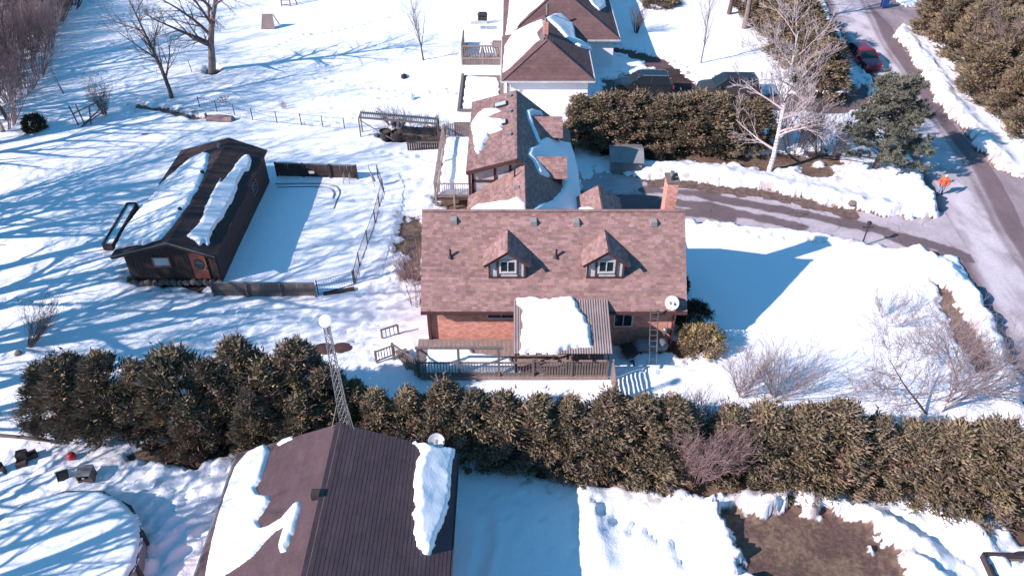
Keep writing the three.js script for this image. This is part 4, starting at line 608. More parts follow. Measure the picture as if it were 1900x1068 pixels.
// ---------- dark-roofed neighbour house at the bottom ----------
{
  const h = thing('dark_roof_house', 'house with dark brown gable roof at the bottom of the picture', 'house', [0, 0, 0]);
  const x0 = -11.02, x1 = -2.2, xc = -6.62, z0 = -20.2, z1 = -8, e = 3.6, y = 5.4, D = z1 - z0;
  for (const [x, s] of [[x0, -1], [x1, 1]]) {
    const r = roofPlane(h, 'roof', [V(xc, y + (s > 0 ? 0.003 : 0), z0), V(xc, y + (s > 0 ? 0.003 : 0), z1), V(x, e, z1), V(x, e, z0)], 0.14, M.trimDark); shingles(r, V(xc, y, z0), Z1, dirv(x - xc, e - y, 0), D, Math.hypot(x - xc, e - y), TONE.dark, { vary: 0.12, course: 0.15, lift: 0.006, tab: 0.4 });
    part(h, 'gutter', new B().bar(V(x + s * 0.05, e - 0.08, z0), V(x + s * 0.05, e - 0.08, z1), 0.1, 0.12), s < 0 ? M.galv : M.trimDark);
    part(h, 'wall', new B().box(x - s * 0.6, 1.7, (z0 + z1) / 2, 0.2, 3.5, D - 1.5), M.brick);
    part(h, 'verge_board', new B().bar(V(x, e - 0.16, z0 - 0.02), V(xc, y - 0.16, z0 - 0.02), 0.05, 0.2), M.trimDark);
  }
  for (const [z, n] of [[z0 + 0.5, -1], [z1 - 0.5, 1]]) part(h, 'wall', new B().slab([V(x0 + 0.7, 0, z), V(x1 - 0.7, 0, z), V(x1 - 0.7, 3.6, z), V(xc, 5.1, z), V(x0 + 0.7, 3.6, z)], V(0, 0, n), 0.2), M.brick);
  { const b = new B().color(TONE.dark[0] * 1.1, TONE.dark[1] * 1.1, TONE.dark[2] * 1.1); b.bar(V(xc - 0.1, y + 0.0, z0), V(xc - 0.1, y + 0.0, z1), 0.22, 0.035, V(0.38, 0.92, 0)); part(h, 'ridge_cap', b, M.shingle); }
  part(h, 'roof_vent', new B().box(-6.95, 5.38, -16.9, 0.3, 0.34, 0.3), M.trimDark);
  snowPatch('large white snow sheet down the left slope of the dark roof', V(xc, y, z0), Z1, V(-4.4, -1.8, 0), [[5.94, 4.2], [3.98, 4.53], [2.33, 4.63], [0.78, 4.6], [0.16, 4.16], [0, 3.45], [0.36, 3.18], [0.95, 3.13], [1.77, 3.14], [2.1, 3.28], [2.48, 3.02], [2.71, 2.53], [2.93, 2.42], [3.35, 2.58], [3.7, 2.79], [4.07, 2.41], [4.06, 2.1], [3.88, 1.62], [3.36, 1.28], [3.31, 1.05], [3.61, 0.93], [4.54, 0.98], [5.28, 1.11], [5.32, 1.27], [4.99, 1.45], [4.21, 1.44], [4.33, 1.8], [4.67, 2.15], [5.12, 2.45], [5.45, 3.01], [5.72, 3.57], [6.45, 3.64]], 0.16, { rag: 0.03, round: 0.1 });
  snowPatch('tiny snow scrap at the far edge of the dark roof', V(xc, y, z0), Z1, V(-4.4, -1.8, 0), [[0.13, 2.87], [-0.06, 2.62], [-0.09, 2.28], [0.12, 2.15], [0.15, 2.46], [0.23, 2.74]], 0.06, { rag: 0.02, round: 0.06 });
  snowPatch('narrow shaded snow strip near the right eave of the dark roof', V(xc, y, z0), Z1, V(4.4, -1.8, 0), [[0.05, 2.96], [0.06, 3.45], [-0.01, 4.01], [-0.02, 4.58], [0.83, 4.59], [1.61, 4.55], [2.36, 4.52], [3.11, 4.4], [3.7, 4.3], [4.29, 4.16], [4.75, 4.03], [4.8, 3.84], [4.48, 3.55], [3.93, 3.4], [3.37, 3.38], [2.83, 3.24], [2.14, 3.13], [1.51, 3.15], [0.72, 3.2], [0.45, 3.4]], 0.3, { rag: 0.13 });
  dish('white satellite dish at the far corner of the dark roof', [-3.05, 3.45, -20.5], 0.25, 0.7, 0.34, 0.5);
  // lattice mast standing at the gable
  const t = thing('antenna_tower', 'thin lattice antenna mast with white dish above dark roof ridge', 'antenna tower', [-6.55, 0, -20.6]), top = 10.3;
  const legs = [0, 1, 2].map(k => { const a = k * 2.094 + 0.5; return [Math.cos(a), Math.sin(a)]; }), rr = yy => lerp(0.34, 0.12, yy / top);
  for (const [c, s] of legs) part(t, 'leg', new B().tube([V(c * rr(0), 0, s * rr(0)), V(c * rr(top), top, s * rr(top))], 0.022, 5), M.galv);
  for (let i = 0; i < 26; i++) { const ya = i * 0.39 + 0.1, yb = ya + 0.39, b = new B(); for (let k = 0; k < 3; k++) { const p = legs[k], q = legs[(k + 1) % 3]; b.tube([V(p[0] * rr(ya), ya, p[1] * rr(ya)), V(q[0] * rr(yb), yb, q[1] * rr(yb))], 0.013, 4).tube([V(p[0] * rr(yb), yb, p[1] * rr(yb)), V(q[0] * rr(yb), yb, q[1] * rr(yb))], 0.011, 4); } part(t, 'brace', b, M.galv); }
  part(t, 'stay', new B().tube([V(-0.2, 6.1, 0.1), V(-0.42, 5.3, 0.55)], 0.015, 4).tube([V(0.2, 6.1, 0.1), V(0.42, 5.25, 0.55)], 0.015, 4), M.galv);
  part(t, 'top_dish', new B().add(new THREE.SphereGeometry(0.33, 20, 8, 0, Math.PI * 2, 0, 0.9), mtx(0, top + 0.02, 0, 0.75, 0, 0.1, 0.92, 0.3, 0.92)), M.white); part(t, 'top_pole', new B().tube([V(0, top - 0.6, 0), V(0, top, 0)], 0.025, 5), M.galv);
}
// ---------- pool cabin, pool yard and its fences ----------
{
  const h = thing('pool_cabin', 'dark brown timber cabin with gable roof beside the fenced pool', 'cabin', [0, 0, 0]);
  const x0 = -22.35, x1 = -16.55, xc = -18.95, z0 = -46.9, z1 = -34.85, e = 2.5, y = 3.45, D = z1 - z0;
  for (const [x, s] of [[x0, -1], [x1, 1]]) {
    const r = roofPlane(h, 'roof', [V(xc, y + (s > 0 ? 0.003 : 0), z0), V(xc, y + (s > 0 ? 0.003 : 0), z1), V(x, e, z1), V(x, e, z0)], 0.12, M.shedWood); shingles(r, V(xc, y, z0), Z1, dirv(x - xc, e - y, 0), D, Math.hypot(x - xc, e - y), [0.085, 0.052, 0.05], { vary: 0.2 });
    part(h, 'verge_board', new B().bar(V(x, e - 0.06, z1 + 0.03), V(xc, y - 0.06, z1 + 0.03), 0.04, 0.2), M.shedWood); part(h, 'verge_trim', new B().bar(V(x, e + 0.03, z1 + 0.05), V(xc, y + 0.03, z1 + 0.05), 0.03, 0.04), M.galv);
  }
  const zb = [-20.9, -19.7, -18.5]; let R = rng(9);
  // near gable: vertical boards
  const yTop = x => (x < xc ? lerp(e, y, (x - x0) / (xc - x0)) : lerp(y, e, (x - xc) / (x1 - xc))) - 0.16;
  for (let i = 0; i < 24; i++) { const a = -21.9 + i * 0.213, c = a + 0.2, k = 0.012 * R(); part(h, 'wall_board', new B().slab([V(a, 0.65, z1 - 0.45 + k), V(c, 0.65, z1 - 0.45 + k), V(c, yTop(c), z1 - 0.45 + k), V(a, yTop(a), z1 - 0.45 + k)], Z1, 0.03), M.shedWood); }
  part(h, 'inner_wall', new B().slab([V(-21.9, 0, z1 - 0.5), V(-16.8, 0, z1 - 0.5), V(-16.8, 2.25, z1 - 0.5), V(xc, 3.2, z1 - 0.5), V(-21.9, 2.2, z1 - 0.5)], Z1, 0.1), M.shedWood);
  part(h, 'wall', new B().box(-16.85, 1.25, (z0 + z1) / 2 - 0.2, 0.12, 2.4, D - 0.9), M.shedWood); part(h, 'wall', new B().box(-21.9, 1.2, (z0 + z1) / 2 - 0.2, 0.12, 2.3, D - 0.9), M.shedWood); part(h, 'wall', new B().box(-19.4, 1.2, z0 + 0.4, 5.0, 2.4, 0.12), M.shedWood);
  for (let i = 0; i < 14; i++) part(h, 'foundation_stone', new B().add(new THREE.DodecahedronGeometry(0.24, 0), mtx(-21.7 + i * 0.37, 0.38 + 0.1 * R(), z1 - 0.32 + 0.08 * R(), R() * 3, R() * 3, 0, 1.1, 0.85, 0.7)), M.stone);
  const pink = mat([0.4, 0.2, 0.17], 0.8); windowUnit(h, 'window', V(-19.85, 1.85, z1 - 0.42), X1, 1.0, 0.7, { frame: pink, pane: M.glassPale, bars: 0, fw: 0.08 });
  // orange glazed door with oval light
  const door = part(h, 'door', new B().box(-17.75, 1.55, z1 - 0.4, 0.85, 1.75, 0.06), mat([0.36, 0.11, 0.07], 0.6)); part(door, 'door_glass', new B().add(new THREE.CylinderGeometry(0.28, 0.28, 0.03, 20), mtx(-17.75, 1.7, z1 - 0.36, Math.PI / 2, 0, 0, 1, 1, 1.35)), M.glass); part(door, 'handle', new B().box(-17.45, 1.45, z1 - 0.34, 0.04, 0.12, 0.05), M.metal);
  for (const z of [-45.8, -42.3, -38.1]) part(h, 'roof_vent', new B().tube([V(xc - 0.35, y - 0.15, z), V(xc - 0.35, y + 0.16, z)], 0.12, 10), z < -45 ? M.grayVent : M.darkMetal);
  windowUnit(h, 'window', V(-16.79, 1.6, -43.6), V(0, 0, -1), 1.0, 0.8, { frame: pink, bars: 0 });
  // lower lean-to at the back left
  const lt = thing('timber_trough', 'long dark timber planter box left of the pool cabin', 'planter', [0, 0, 0]);
  { const a = [-24.93, 0.6, -38.57], c = [-25.2, 0.6, -43.2]; const p = V(a[0], 0.35, a[2]), q = V(c[0], 0.35, c[2]), s = V(0.62, 0, 0.0); part(lt, 'side', new B().bar(p, q, 0.1, 0.7), M.shedWood); part(lt, 'side', new B().bar(p.clone().add(s), q.clone().add(s), 0.1, 0.7), M.shedWood); for (const k of [p, q]) part(lt, 'end', new B().bar(k.clone().add(V(0.05, 0, 0)), k.clone().add(s).add(V(-0.05, 0, 0)), 0.1, 0.7), M.shedWood); part(lt, 'snow_fill', new B().bar(p.clone().add(V(0.31, -0.02, 0)), q.clone().add(V(0.31, -0.02, 0)), 0.5, 0.55), M.roofSnow); }
  snowPatch('broad white snow sheet on the left slope of the pool cabin', V(xc, y, z0), Z1, V(-3.4, -0.95, 0), [[11.3, 3.58], [9.23, 3.83], [7.21, 3.6], [5.08, 3.42], [3.57, 2.86], [2, 2.27], [1.49, 1.26], [1.84, 0.83], [3.74, 0.31], [6.11, 0.06], [8.47, 0.11], [10.34, 0.29], [11.52, 0.52], [11.55, 1.52]], 0.2, { rag: 0.1 });
  snowPatch('finger-like snow streaks on the right slope of the pool cabin', V(xc, y, z0), Z1, V(2.4, -0.95, 0), [[11.02, 0.74], [10.35, 0.7], [8.89, 0.86], [7.21, 0.76], [5.69, 0.73], [4.82, 0.81], [3.69, 1.16], [2.42, 1.22], [1.47, 1.39], [1.26, 1.72], [1.93, 2], [3.54, 2.14], [4.88, 2.09], [6.46, 2.05], [8.25, 2.01], [10.23, 2.05], [11.34, 2.02], [11.14, 1.72], [11.46, 1.58], [11.19, 1.2]], 0.18, { rag: 0.07, cell: 0.06, streak: 0.45 });

  // pool fences: solid boards near and far, wire mesh on the right
  const boardFence = (label, A, C, hh, m) => {
    const f = thing('board_fence', label, 'fence', [0, 0, 0]), L = Math.hypot(C[0] - A[0], C[2] - A[2]), n = Math.round(L / 0.165), R2 = rng(Math.round(L * 100)); const ang = Math.atan2(-(C[2] - A[2]), C[0] - A[0]);
    for (let i = 0; i < n; i++) { const t = (i + 0.5) / n, b = part(f, 'board', boxGeo(0.158, hh + 0.04 * R2(), 0.022), m); b.position.set(lerp(A[0], C[0], t), lerp(A[1], C[1], t) + hh / 2, lerp(A[2], C[2], t)); b.rotation.y = ang; b.rotation.z = (R2() - 0.5) * 0.03; }
    const np = Math.max(2, Math.round(L / 2.2)); for (let i = 0; i <= np; i++) { const t = i / np, b = part(f, 'post', boxGeo(0.1, hh + 0.2, 0.1), m); b.position.set(lerp(A[0], C[0], t), lerp(A[1], C[1], t) + hh / 2 + 0.05, lerp(A[2], C[2], t) + 0.07); b.rotation.y = ang; }
    const r = part(f, 'cap_rail', new B().bar(V(A[0], A[1] + hh + 0.05, A[2] - 0.01), V(C[0], C[1] + hh + 0.05, C[2] - 0.01), 0.14, 0.035), M.galv); return f;
  };
  boardFence('grey-brown board fence along the near side of the pool', [-16.9, 0, -34.2], [-11.11, 0, -34.12], 1.15, M.grayWood);
  boardFence('dark board fence along the far side of the pool', [-16.4, 0, -47.4], [-10.75, 0, -47.02], 1.2, M.darkWood);
  single('sign_plate', new B().box([-13.82, 0.85, -46.9][0], 0.85, [-13.82, 0.85, -46.9][2] + 0.1, 0.38, 0.2, 0.02), M.white, 'small white sign plate on the far pool fence', 'sign');
  const wire = mat([0.09, 0.085, 0.09], 0.6, { map: null });
  const meshFence = (label, pts, hh, m = wire, gap = 0.14) => {
    const f = thing('wire_fence', label, 'fence', [0, 0, 0]);
    for (let i = 0; i + 1 < pts.length; i++) {
      const a = pts[i], c = pts[i + 1], L = Math.hypot(c[0] - a[0], c[2] - a[2]), n = Math.round(L / gap), b = new B(); for (let k = 0; k <= n; k++) { const t = k / n; b.tube([V(lerp(a[0], c[0], t), 0.2, lerp(a[2], c[2], t)), V(lerp(a[0], c[0], t), hh, lerp(a[2], c[2], t))], 0.006, 3, false); }
      part(f, 'wire_panel', b, m); for (const yy of [0.3, hh]) part(f, 'rail', new B().tube([V(a[0], yy, a[2]), V(c[0], yy, c[2])], 0.02, 5), m);
      const np = Math.max(1, Math.round(L / 2)); for (let k = 0; k <= np; k++) { const t = k / np; part(f, 'post', new B().tube([V(lerp(a[0], c[0], t), 0, lerp(a[2], c[2], t)), V(lerp(a[0], c[0], t), hh + 0.08, lerp(a[2], c[2], t))], 0.035, 6), M.darkMetal); }
    } return f;
  };
  meshFence('dark wire gate panel at the near corner of the pool yard', [[-11.01, 0, -34.27], [-9.13, 0, -35.19]], 1.2);
  meshFence('dark wire fence down the right side of the pool yard', [[-9.08, 0, -35.29], [-9.08, 0, -36.93], [-8.76, 0, -41.47], [-8.72, 0, -45.2], [-9.32, 0, -47.02]], 1.2);
  meshFence('thin wire fence crossing the snow behind the pool cabin', [[-25.1, 0, -57.9], [-20.29, 0, -55.75], [-16.32, 0, -54.94], [-12.85, 0, -54.24]], 1.15, M.galv, 0.3);
  single('fallen_plank', new B().box([-9.88, 0, -34.51][0], 0.32, [-9.88, 0, -34.51][2], 1.75, 0.06, 0.3, 0.28), M.darkWood, 'dark plank lying in snow below the wire gate', 'plank');
  const pf = thing('parasol', 'folded pale parasol leaning at the far right pool corner', 'parasol', [[-9.54, 0, -45.89][0], 0.2, [-9.54, 0, -45.89][2]]); part(pf, 'folded_canopy', new B().add(new THREE.ConeGeometry(0.12, 1.2, 8), mtx(0, 1.1, 0, 0, 0, 0.25)), mat([0.6, 0.45, 0.45], 0.9)); part(pf, 'pole', new B().tube([V(0.14, 0, 0), V(-0.12, 1.8, 0)], 0.02, 5), M.galv);
  const lad = thing('pool_ladder', 'pale pool ladder rails by the far fence', 'ladder', [[-11.4, 0, -46.6][0], 0.1, [-11.4, 0, -46.6][2]]); for (const s of [-0.2, 0.2]) part(lad, 'rail', new B().tube([V(s, 0, 0.3), V(s, 0.8, 0.2), V(s, 0.85, -0.1), V(s, 0, -0.2)], 0.025, 6), M.metal);
}
{ // raised edge of the sunken pool showing through the snow
  const o = thing('pool_coping', 'curved double pool edge showing through snow near far fence', 'pool edge', [0, 0, 0]);
  for (const P of [[[-16.32, -46.38], [-14.53, -46.38], [-13.03, -46.31], [-12.32, -46.1], [-11.88, -45.68], [-11.66, -45.07], [-11.7, -44.26], [-11.73, -43.22]], [[-16.11, -45.96], [-14.44, -45.96], [-13.13, -45.89], [-12.47, -45.68], [-12.09, -45.2], [-12.01, -44.4]]]) { const c = new THREE.CatmullRomCurve3(P.map(p => V(p[0], 0, p[1]))), q = c.getPoints(40); for (const p of q) p.y = ground(p.x, p.z)[0] + 0.035; part(o, 'coping', new B().tube(q, 0.05, 6), M.galv); }
}
// ---------- round above-ground pool under snow ----------
{
  const o = thing('round_pool', 'round above-ground pool covered in snow, bottom left corner', 'pool', [-18.0, 0, -16.7]), r = 3.42, pts = [];
  const wl = new B(); for (let i = 0; i < 40; i++) { const a = i / 40 * 2 * Math.PI, c = (i + 1) / 40 * 2 * Math.PI; wl.quad(V(Math.cos(c) * r, 0, Math.sin(c) * r), V(Math.cos(a) * r, 0, Math.sin(a) * r), V(Math.cos(a) * r, 1.22, Math.sin(a) * r), V(Math.cos(c) * r, 1.22, Math.sin(c) * r)); }
  part(o, 'pool_wall', wl, mat([0.3, 0.33, 0.36], 0.6));
  const rim = mat([0.06, 0.06, 0.065], 0.6);
  for (let i = 0; i < 14; i++) { const a = (i + 0.02) / 14 * 2 * Math.PI, c = (i + 0.98) / 14 * 2 * Math.PI, k = (t, rr, y) => V(Math.cos(t) * rr, y, Math.sin(t) * rr); part(o, 'rim_segment', new B().hexa([k(a, r + 0.08, 1.2), k(c, r + 0.08, 1.2), k(c, r - 0.1, 1.2), k(a, r - 0.1, 1.2), k(a, r + 0.08, 1.26), k(c, r + 0.08, 1.26), k(c, r - 0.1, 1.26), k(a, r - 0.1, 1.26)]), rim); part(o, 'upright', new B().box(Math.cos(a) * (r + 0.05), 0.6, Math.sin(a) * (r + 0.05), 0.14, 1.2, 0.14, -a), rim); }
  const sp = []; for (let i = 0; i < 36; i++) sp.push([Math.cos(i / 36 * 6.2832) * 3.4, Math.sin(i / 36 * 6.2832) * 3.4]);
  snowPatch('smooth snow cap filling the round pool', V(-18.0, 1.24, -16.7), X1, Z1, sp, 0.16, { name: 'pool_snow', rag: 0.07, cell: 0.1 });
}
console.log('houses done');

// ---------- evergreens ----------
const TAU = Math.PI * 2;
function sprayCloud(seed, o) { // crown of small flat sprays gathered in clumps
  const { h, r, clumps, per, leaf = 0.2, tones, prof, low = 0.03, droop = 0.3, rc = 0.34 } = o, R = rng(seed), pos = [], nor = [], col = [], uv = [];
  const gs = () => R() + R() + R() - 1.5;
  for (let k = 0; k < clumps; k++) {
    const y = low + (1 - low) * Math.pow(R(), 0.9), a = R() * TAU, q = prof(y) * (0.9 + 0.22 * noise(a * 1.3 + seed, y * 5)), inner = R() < 0.25 ? 0.4 + 0.35 * R() : 0.74 + 0.42 * R(), rr = r * q * inner, cx = Math.cos(a) * rr, cz = Math.sin(a) * rr, cy = y * h;
    const t = tones[Math.floor(R() * tones.length)], tk = 0.75 + 0.5 * R(), rad = rc * (0.65 + 0.7 * R());
    for (let i = 0; i < per; i++) {
      const px = cx + gs() * rad, py = cy + gs() * rad * 0.9, pz = cz + gs() * rad; if (py < 0.05) continue;
      const d = V(px * 0.8 + gs() * 0.9, r * (0.55 - droop * R()) + gs() * 0.35, pz * 0.8 + gs() * 0.9).normalize(), s = V(gs(), gs() * 0.6, gs()).cross(d).normalize(), L = leaf * (0.6 + 0.8 * R()), w = L * (0.13 + 0.1 * R()), lk = tk * (0.8 + 0.4 * R());
      const C = [px + d.x * L, py + d.y * L, pz + d.z * L], m = [px, py, pz], E = [m[0] + s.x * w, m[1] + s.y * w, m[2] + s.z * w], F = [m[0] - s.x * w, m[1] - s.y * w - 0.02, m[2] - s.z * w], n = V().crossVectors(s, d).normalize();
      for (const v of [F, E, C]) { pos.push(...v); nor.push(n.x, n.y, n.z); col.push(t[0] * lk, t[1] * lk, t[2] * lk); uv.push(0, 0); }
    }
  }
  const g = new THREE.BufferGeometry(); g.setAttribute('position', new THREE.Float32BufferAttribute(pos, 3)); g.setAttribute('normal', new THREE.Float32BufferAttribute(nor, 3)); g.setAttribute('color', new THREE.Float32BufferAttribute(col, 3)); g.setAttribute('uv', new THREE.Float32BufferAttribute(uv, 2)); return g;
}
const cedarProf = y => y < 0.2 ? 0.72 + 1.4 * y : Math.pow(1 - (y - 0.2) / 0.83, 0.72), looseProf = y => y < 0.25 ? 0.55 + 1.8 * y : Math.pow(1 - (y - 0.25) / 0.78, 0.6);
const CT = [[0.23, 0.178, 0.115], [0.195, 0.158, 0.105], [0.255, 0.196, 0.118], [0.245, 0.172, 0.12], [0.165, 0.138, 0.1], [0.215, 0.16, 0.126]];
const cedars = [];
for (let k = 0; k < 7; k++) {
  const loose = k >= 5, o = new THREE.Group(); o.name = 'cedar_tree'; // prototypes, height 1 unit = 4.5 m
  part(o, 'trunk', new B().tube([V(0, 0, 0), V(0.05, 1.6, 0.03), V(0, 3.9, 0)], [0.13, 0.09, 0.02], 7), M.bark);
  part(o, 'crown', sprayCloud(100 + k, loose ? { h: 4.5, r: 1.55, clumps: 125, per: 105, leaf: 0.2, tones: CT, prof: looseProf, rc: 0.3 } : { h: 4.5, r: 1.3, clumps: 150, per: 105, leaf: 0.17, tones: CT, prof: cedarProf, rc: 0.24 }), M.leaf);
  cedars.push(o);
}
const Rt = rng(404);
function cedarAt(k, x, z, h, w, label, group) { const o = cedars[k % cedars.length].clone(); o.name = numbered('cedar_tree'); o.userData = {}; scene.add(o); o.position.set(x, 0.02, z); o.rotation.y = Rt() * TAU; const s = h / 4.5; o.scale.set(w * s, s, w * s); tag(o, label, 'tree', group); return o; }
{ // long hedge between the brick house and the dark-roofed house
  const line = [[-5.9, -24.0], [-4.6, -23.9], [-3.1, -23.6], [-1.7, -23.5], [-0.3, -23.3], [1.2, -23.2], [2.6, -23.0], [4.1, -22.9], [5.6, -22.8], [7.0, -22.7], [9.4, -22.5], [10.9, -22.4], [12.4, -22.2], [13.8, -22.0], [15.3, -21.8], [16.8, -21.5], [18.2, -21.3], [19.7, -21.0], [21.2, -20.8], [22.7, -20.5]];
  line.forEach(([x, z], i) => cedarAt(i % 5, x + (Rt() - 0.5) * 0.3, z + 0.35 + (Rt() - 0.5) * 0.4, (i > 10 ? 3.75 : 3.3) + Rt() * 0.95, 1.22 + 0.24 * Rt(), `${ORD[i]} cedar from the antenna mast in the long hedge below the brick house`, 'cedars of the long hedge'));
  const left = [[-21.3, -24.9, 3.6, 5], [-19.8, -24.4, 4.6, 5], [-18.2, -24.5, 4.7, 6], [-16.6, -24.2, 4.5, 1], [-15.0, -24.3, 4.9, 5], [-13.4, -24.2, 4.6, 2], [-12.1, -24.7, 5.4, 3], [-10.8, -24.2, 4.7, 0], [-9.5, -24.6, 5.3, 4], [-8.2, -24.0, 4.4, 2], [-7.0, -24.3, 3.3, 3], [-14.2, -23.1, 3.6, 1], [-11.4, -23.2, 3.8, 4], [-9.2, -23.1, 3.6, 0]];
  left.forEach(([x, z, h, k], i) => cedarAt(k, x, z, h, 1.0 + 0.2 * Rt(), i < 11 ? `${ORD[i]} cedar from the left end of the tall clump behind dark roof` : `${ORD[i - 11]} from left of the low cedars in front of the tall clump`, 'cedars of the tall clump'));
  for (let i = 0; i < 10; i++) cedarAt(i, 5.0 + i * 1.42, -52.2 + (Rt() - 0.5) * 0.7 + i * 0.06, 3.75 + Rt() * 0.55, 1.45 + 0.2 * Rt(), `${ORD[i]} cedar from the wing in the hedge behind the driveway`, 'cedars of the driveway hedge');
  for (let i = 0; i < 9; i++) cedarAt(i + 2, 25.5 + (Rt() - 0.5) * 0.5 - (i > 5 ? 0.25 * (i - 5) : 0), -60.5 - i * 2.6, 4.4 + Rt() * 0.7, 1.35 + 0.2 * Rt(), `${ORD[i]} cedar counted away from the pine in roadside hedge by red car`, 'cedars of the roadside hedge');
  const right = []; for (let j = 0; j < 4; j++) for (let i = 0; i < 8; i++) { const z = -49.5 - i * 3.4 - (j % 2) * 1.6; right.push([39.0 + (z < -62 ? 1.6 : 0) + j * 2.7 + (Rt() - 0.5) * 0.8, z + (Rt() - 0.5) * 0.8, 4.6 + 1.3 * Rt() + j * 0.3]); }
  right.forEach(([x, z, h], i) => cedarAt(i * 3 + 1, x, z, h, 1.3 + 0.3 * Rt(), `${ORD[i % 8]} cedar from the near end, ${ORD[Math.floor(i / 8)]} row back from the road, right-hand thicket`, 'cedars of the right-hand thicket'));
}
{ // rounded bushes by the house
  const bush = (name, label, x, z, h, r, tones, seed, leaf = 0.13) => { const o = thing(name, label, 'bush', [x, 0.05, z]); part(o, 'stems', (() => { const b = new B(), R = rng(seed); for (let i = 0; i < 7; i++) { const a = R() * TAU; b.tube([V(0, 0, 0), V(Math.cos(a) * r * 0.5, h * 0.6, Math.sin(a) * r * 0.5)], [0.03, 0.01], 4); } return b; })(), M.bark); part(o, 'foliage', sprayCloud(seed, { h, r, clumps: 110, per: 60, leaf, tones, prof: y => Math.sqrt(Math.max(0, 1 - (2 * y - 0.85) ** 2 * 0.7)) , rc: r * 0.22, low: 0.05 }), M.leaf); return o; };
  bush('golden_bush', 'golden-tipped round bush at the front right corner of brick house', 9.85, -29.9, 1.6, 1.02, [[0.46, 0.34, 0.17], [0.38, 0.28, 0.14], [0.27, 0.205, 0.12], [0.17, 0.125, 0.08]], 501);
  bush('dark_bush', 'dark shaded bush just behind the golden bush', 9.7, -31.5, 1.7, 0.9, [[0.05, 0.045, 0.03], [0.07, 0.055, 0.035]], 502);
  bush('dark_bush', 'small dark bush halfway along right wall of brick house', 9.35, -34.6, 1.3, 0.6, [[0.05, 0.04, 0.03], [0.08, 0.05, 0.04]], 503);
  bush('dark_bush', 'small dark evergreen in the snow at the far left', [-36.57, 0, -54.24][0], [-36.57, 0, -54.24][2], 1.3, 0.75, [[0.05, 0.05, 0.03], [0.07, 0.06, 0.035]], 504);
  bush('dark_bush', 'low evergreen bush at the top by the white house garden', [15.48, 0, -81.89][0], [15.48, 0, -81.89][2], 0.9, 1.6, CT, 505, 0.2);
  bush('dark_bush', 'dark low bush beside the small grey shed', [10.32, 0, -49.56][0], [10.32, 0, -49.56][2] , 0.8, 0.55, [[0.05, 0.04, 0.035]], 506);
  // blue-green pine at the end of the driveway hedge
  const p = thing('pine_tree', 'loose blue-green pine between the birch and the road', 'tree', [25.7, 0, -48.3]), R = rng(909), wood = new B(), H = 7.1; part(p, 'trunk', new B().tube([V(0, 0, 0), V(0.1, 3, 0), V(-0.1, H, 0)], [0.2, 0.14, 0.03], 8), M.bark);
  const pos = [], nor = [], col = [], uv = [];
  for (let i = 0; i < 80; i++) {
    const y = 1.2 + (H - 1.3) * (i / 80), a = i * 2.4 + R(), L = (2.6 * Math.pow(1 - (y - 1) / (H - 0.2), 0.6) + 0.3) * (0.7 + 0.5 * R()), tip = V(Math.cos(a) * L, y + L * (0.12 + 0.2 * R()), Math.sin(a) * L), root = V(0, y - 0.2, 0); wood.tube([root, root.clone().lerp(tip, 0.5).add(V(0, -0.08, 0)), tip], [0.045, 0.03, 0.012], 4, false);
    const nT = Math.round(9 + L * 9);
    for (let j = 0; j < nT; j++) {
      const t = 0.25 + 0.75 * Math.sqrt(R()), c = root.clone().lerp(tip, t).add(V((R() - 0.5) * 0.65, (R() - 0.3) * 0.4, (R() - 0.5) * 0.65)), tk = 0.7 + 0.6 * R();
      for (let k = 0; k < 20; k++) { const d = V(R() - 0.5, R() - 0.2, R() - 0.5).normalize(), s = V(R() - 0.5, R() - 0.5, R() - 0.5).cross(d).normalize().multiplyScalar(0.032), l = 0.2 + 0.12 * R(), n = V().crossVectors(s, d).normalize(), e = c.clone().addScaledVector(d, l); for (const q of [c.clone().sub(s), c.clone().add(s), e]) { pos.push(q.x, q.y, q.z); nor.push(n.x, n.y, n.z); col.push(0.17 * tk, 0.17 * tk, 0.13 * tk); uv.push(0, 0); } }
    }
  }
  part(p, 'branches', wood, M.bark); const g = new THREE.BufferGeometry(); g.setAttribute('position', new THREE.Float32BufferAttribute(pos, 3)); g.setAttribute('normal', new THREE.Float32BufferAttribute(nor, 3)); g.setAttribute('color', new THREE.Float32BufferAttribute(col, 3)); g.setAttribute('uv', new THREE.Float32BufferAttribute(uv, 2)); part(p, 'crown', g, M.leaf);
}
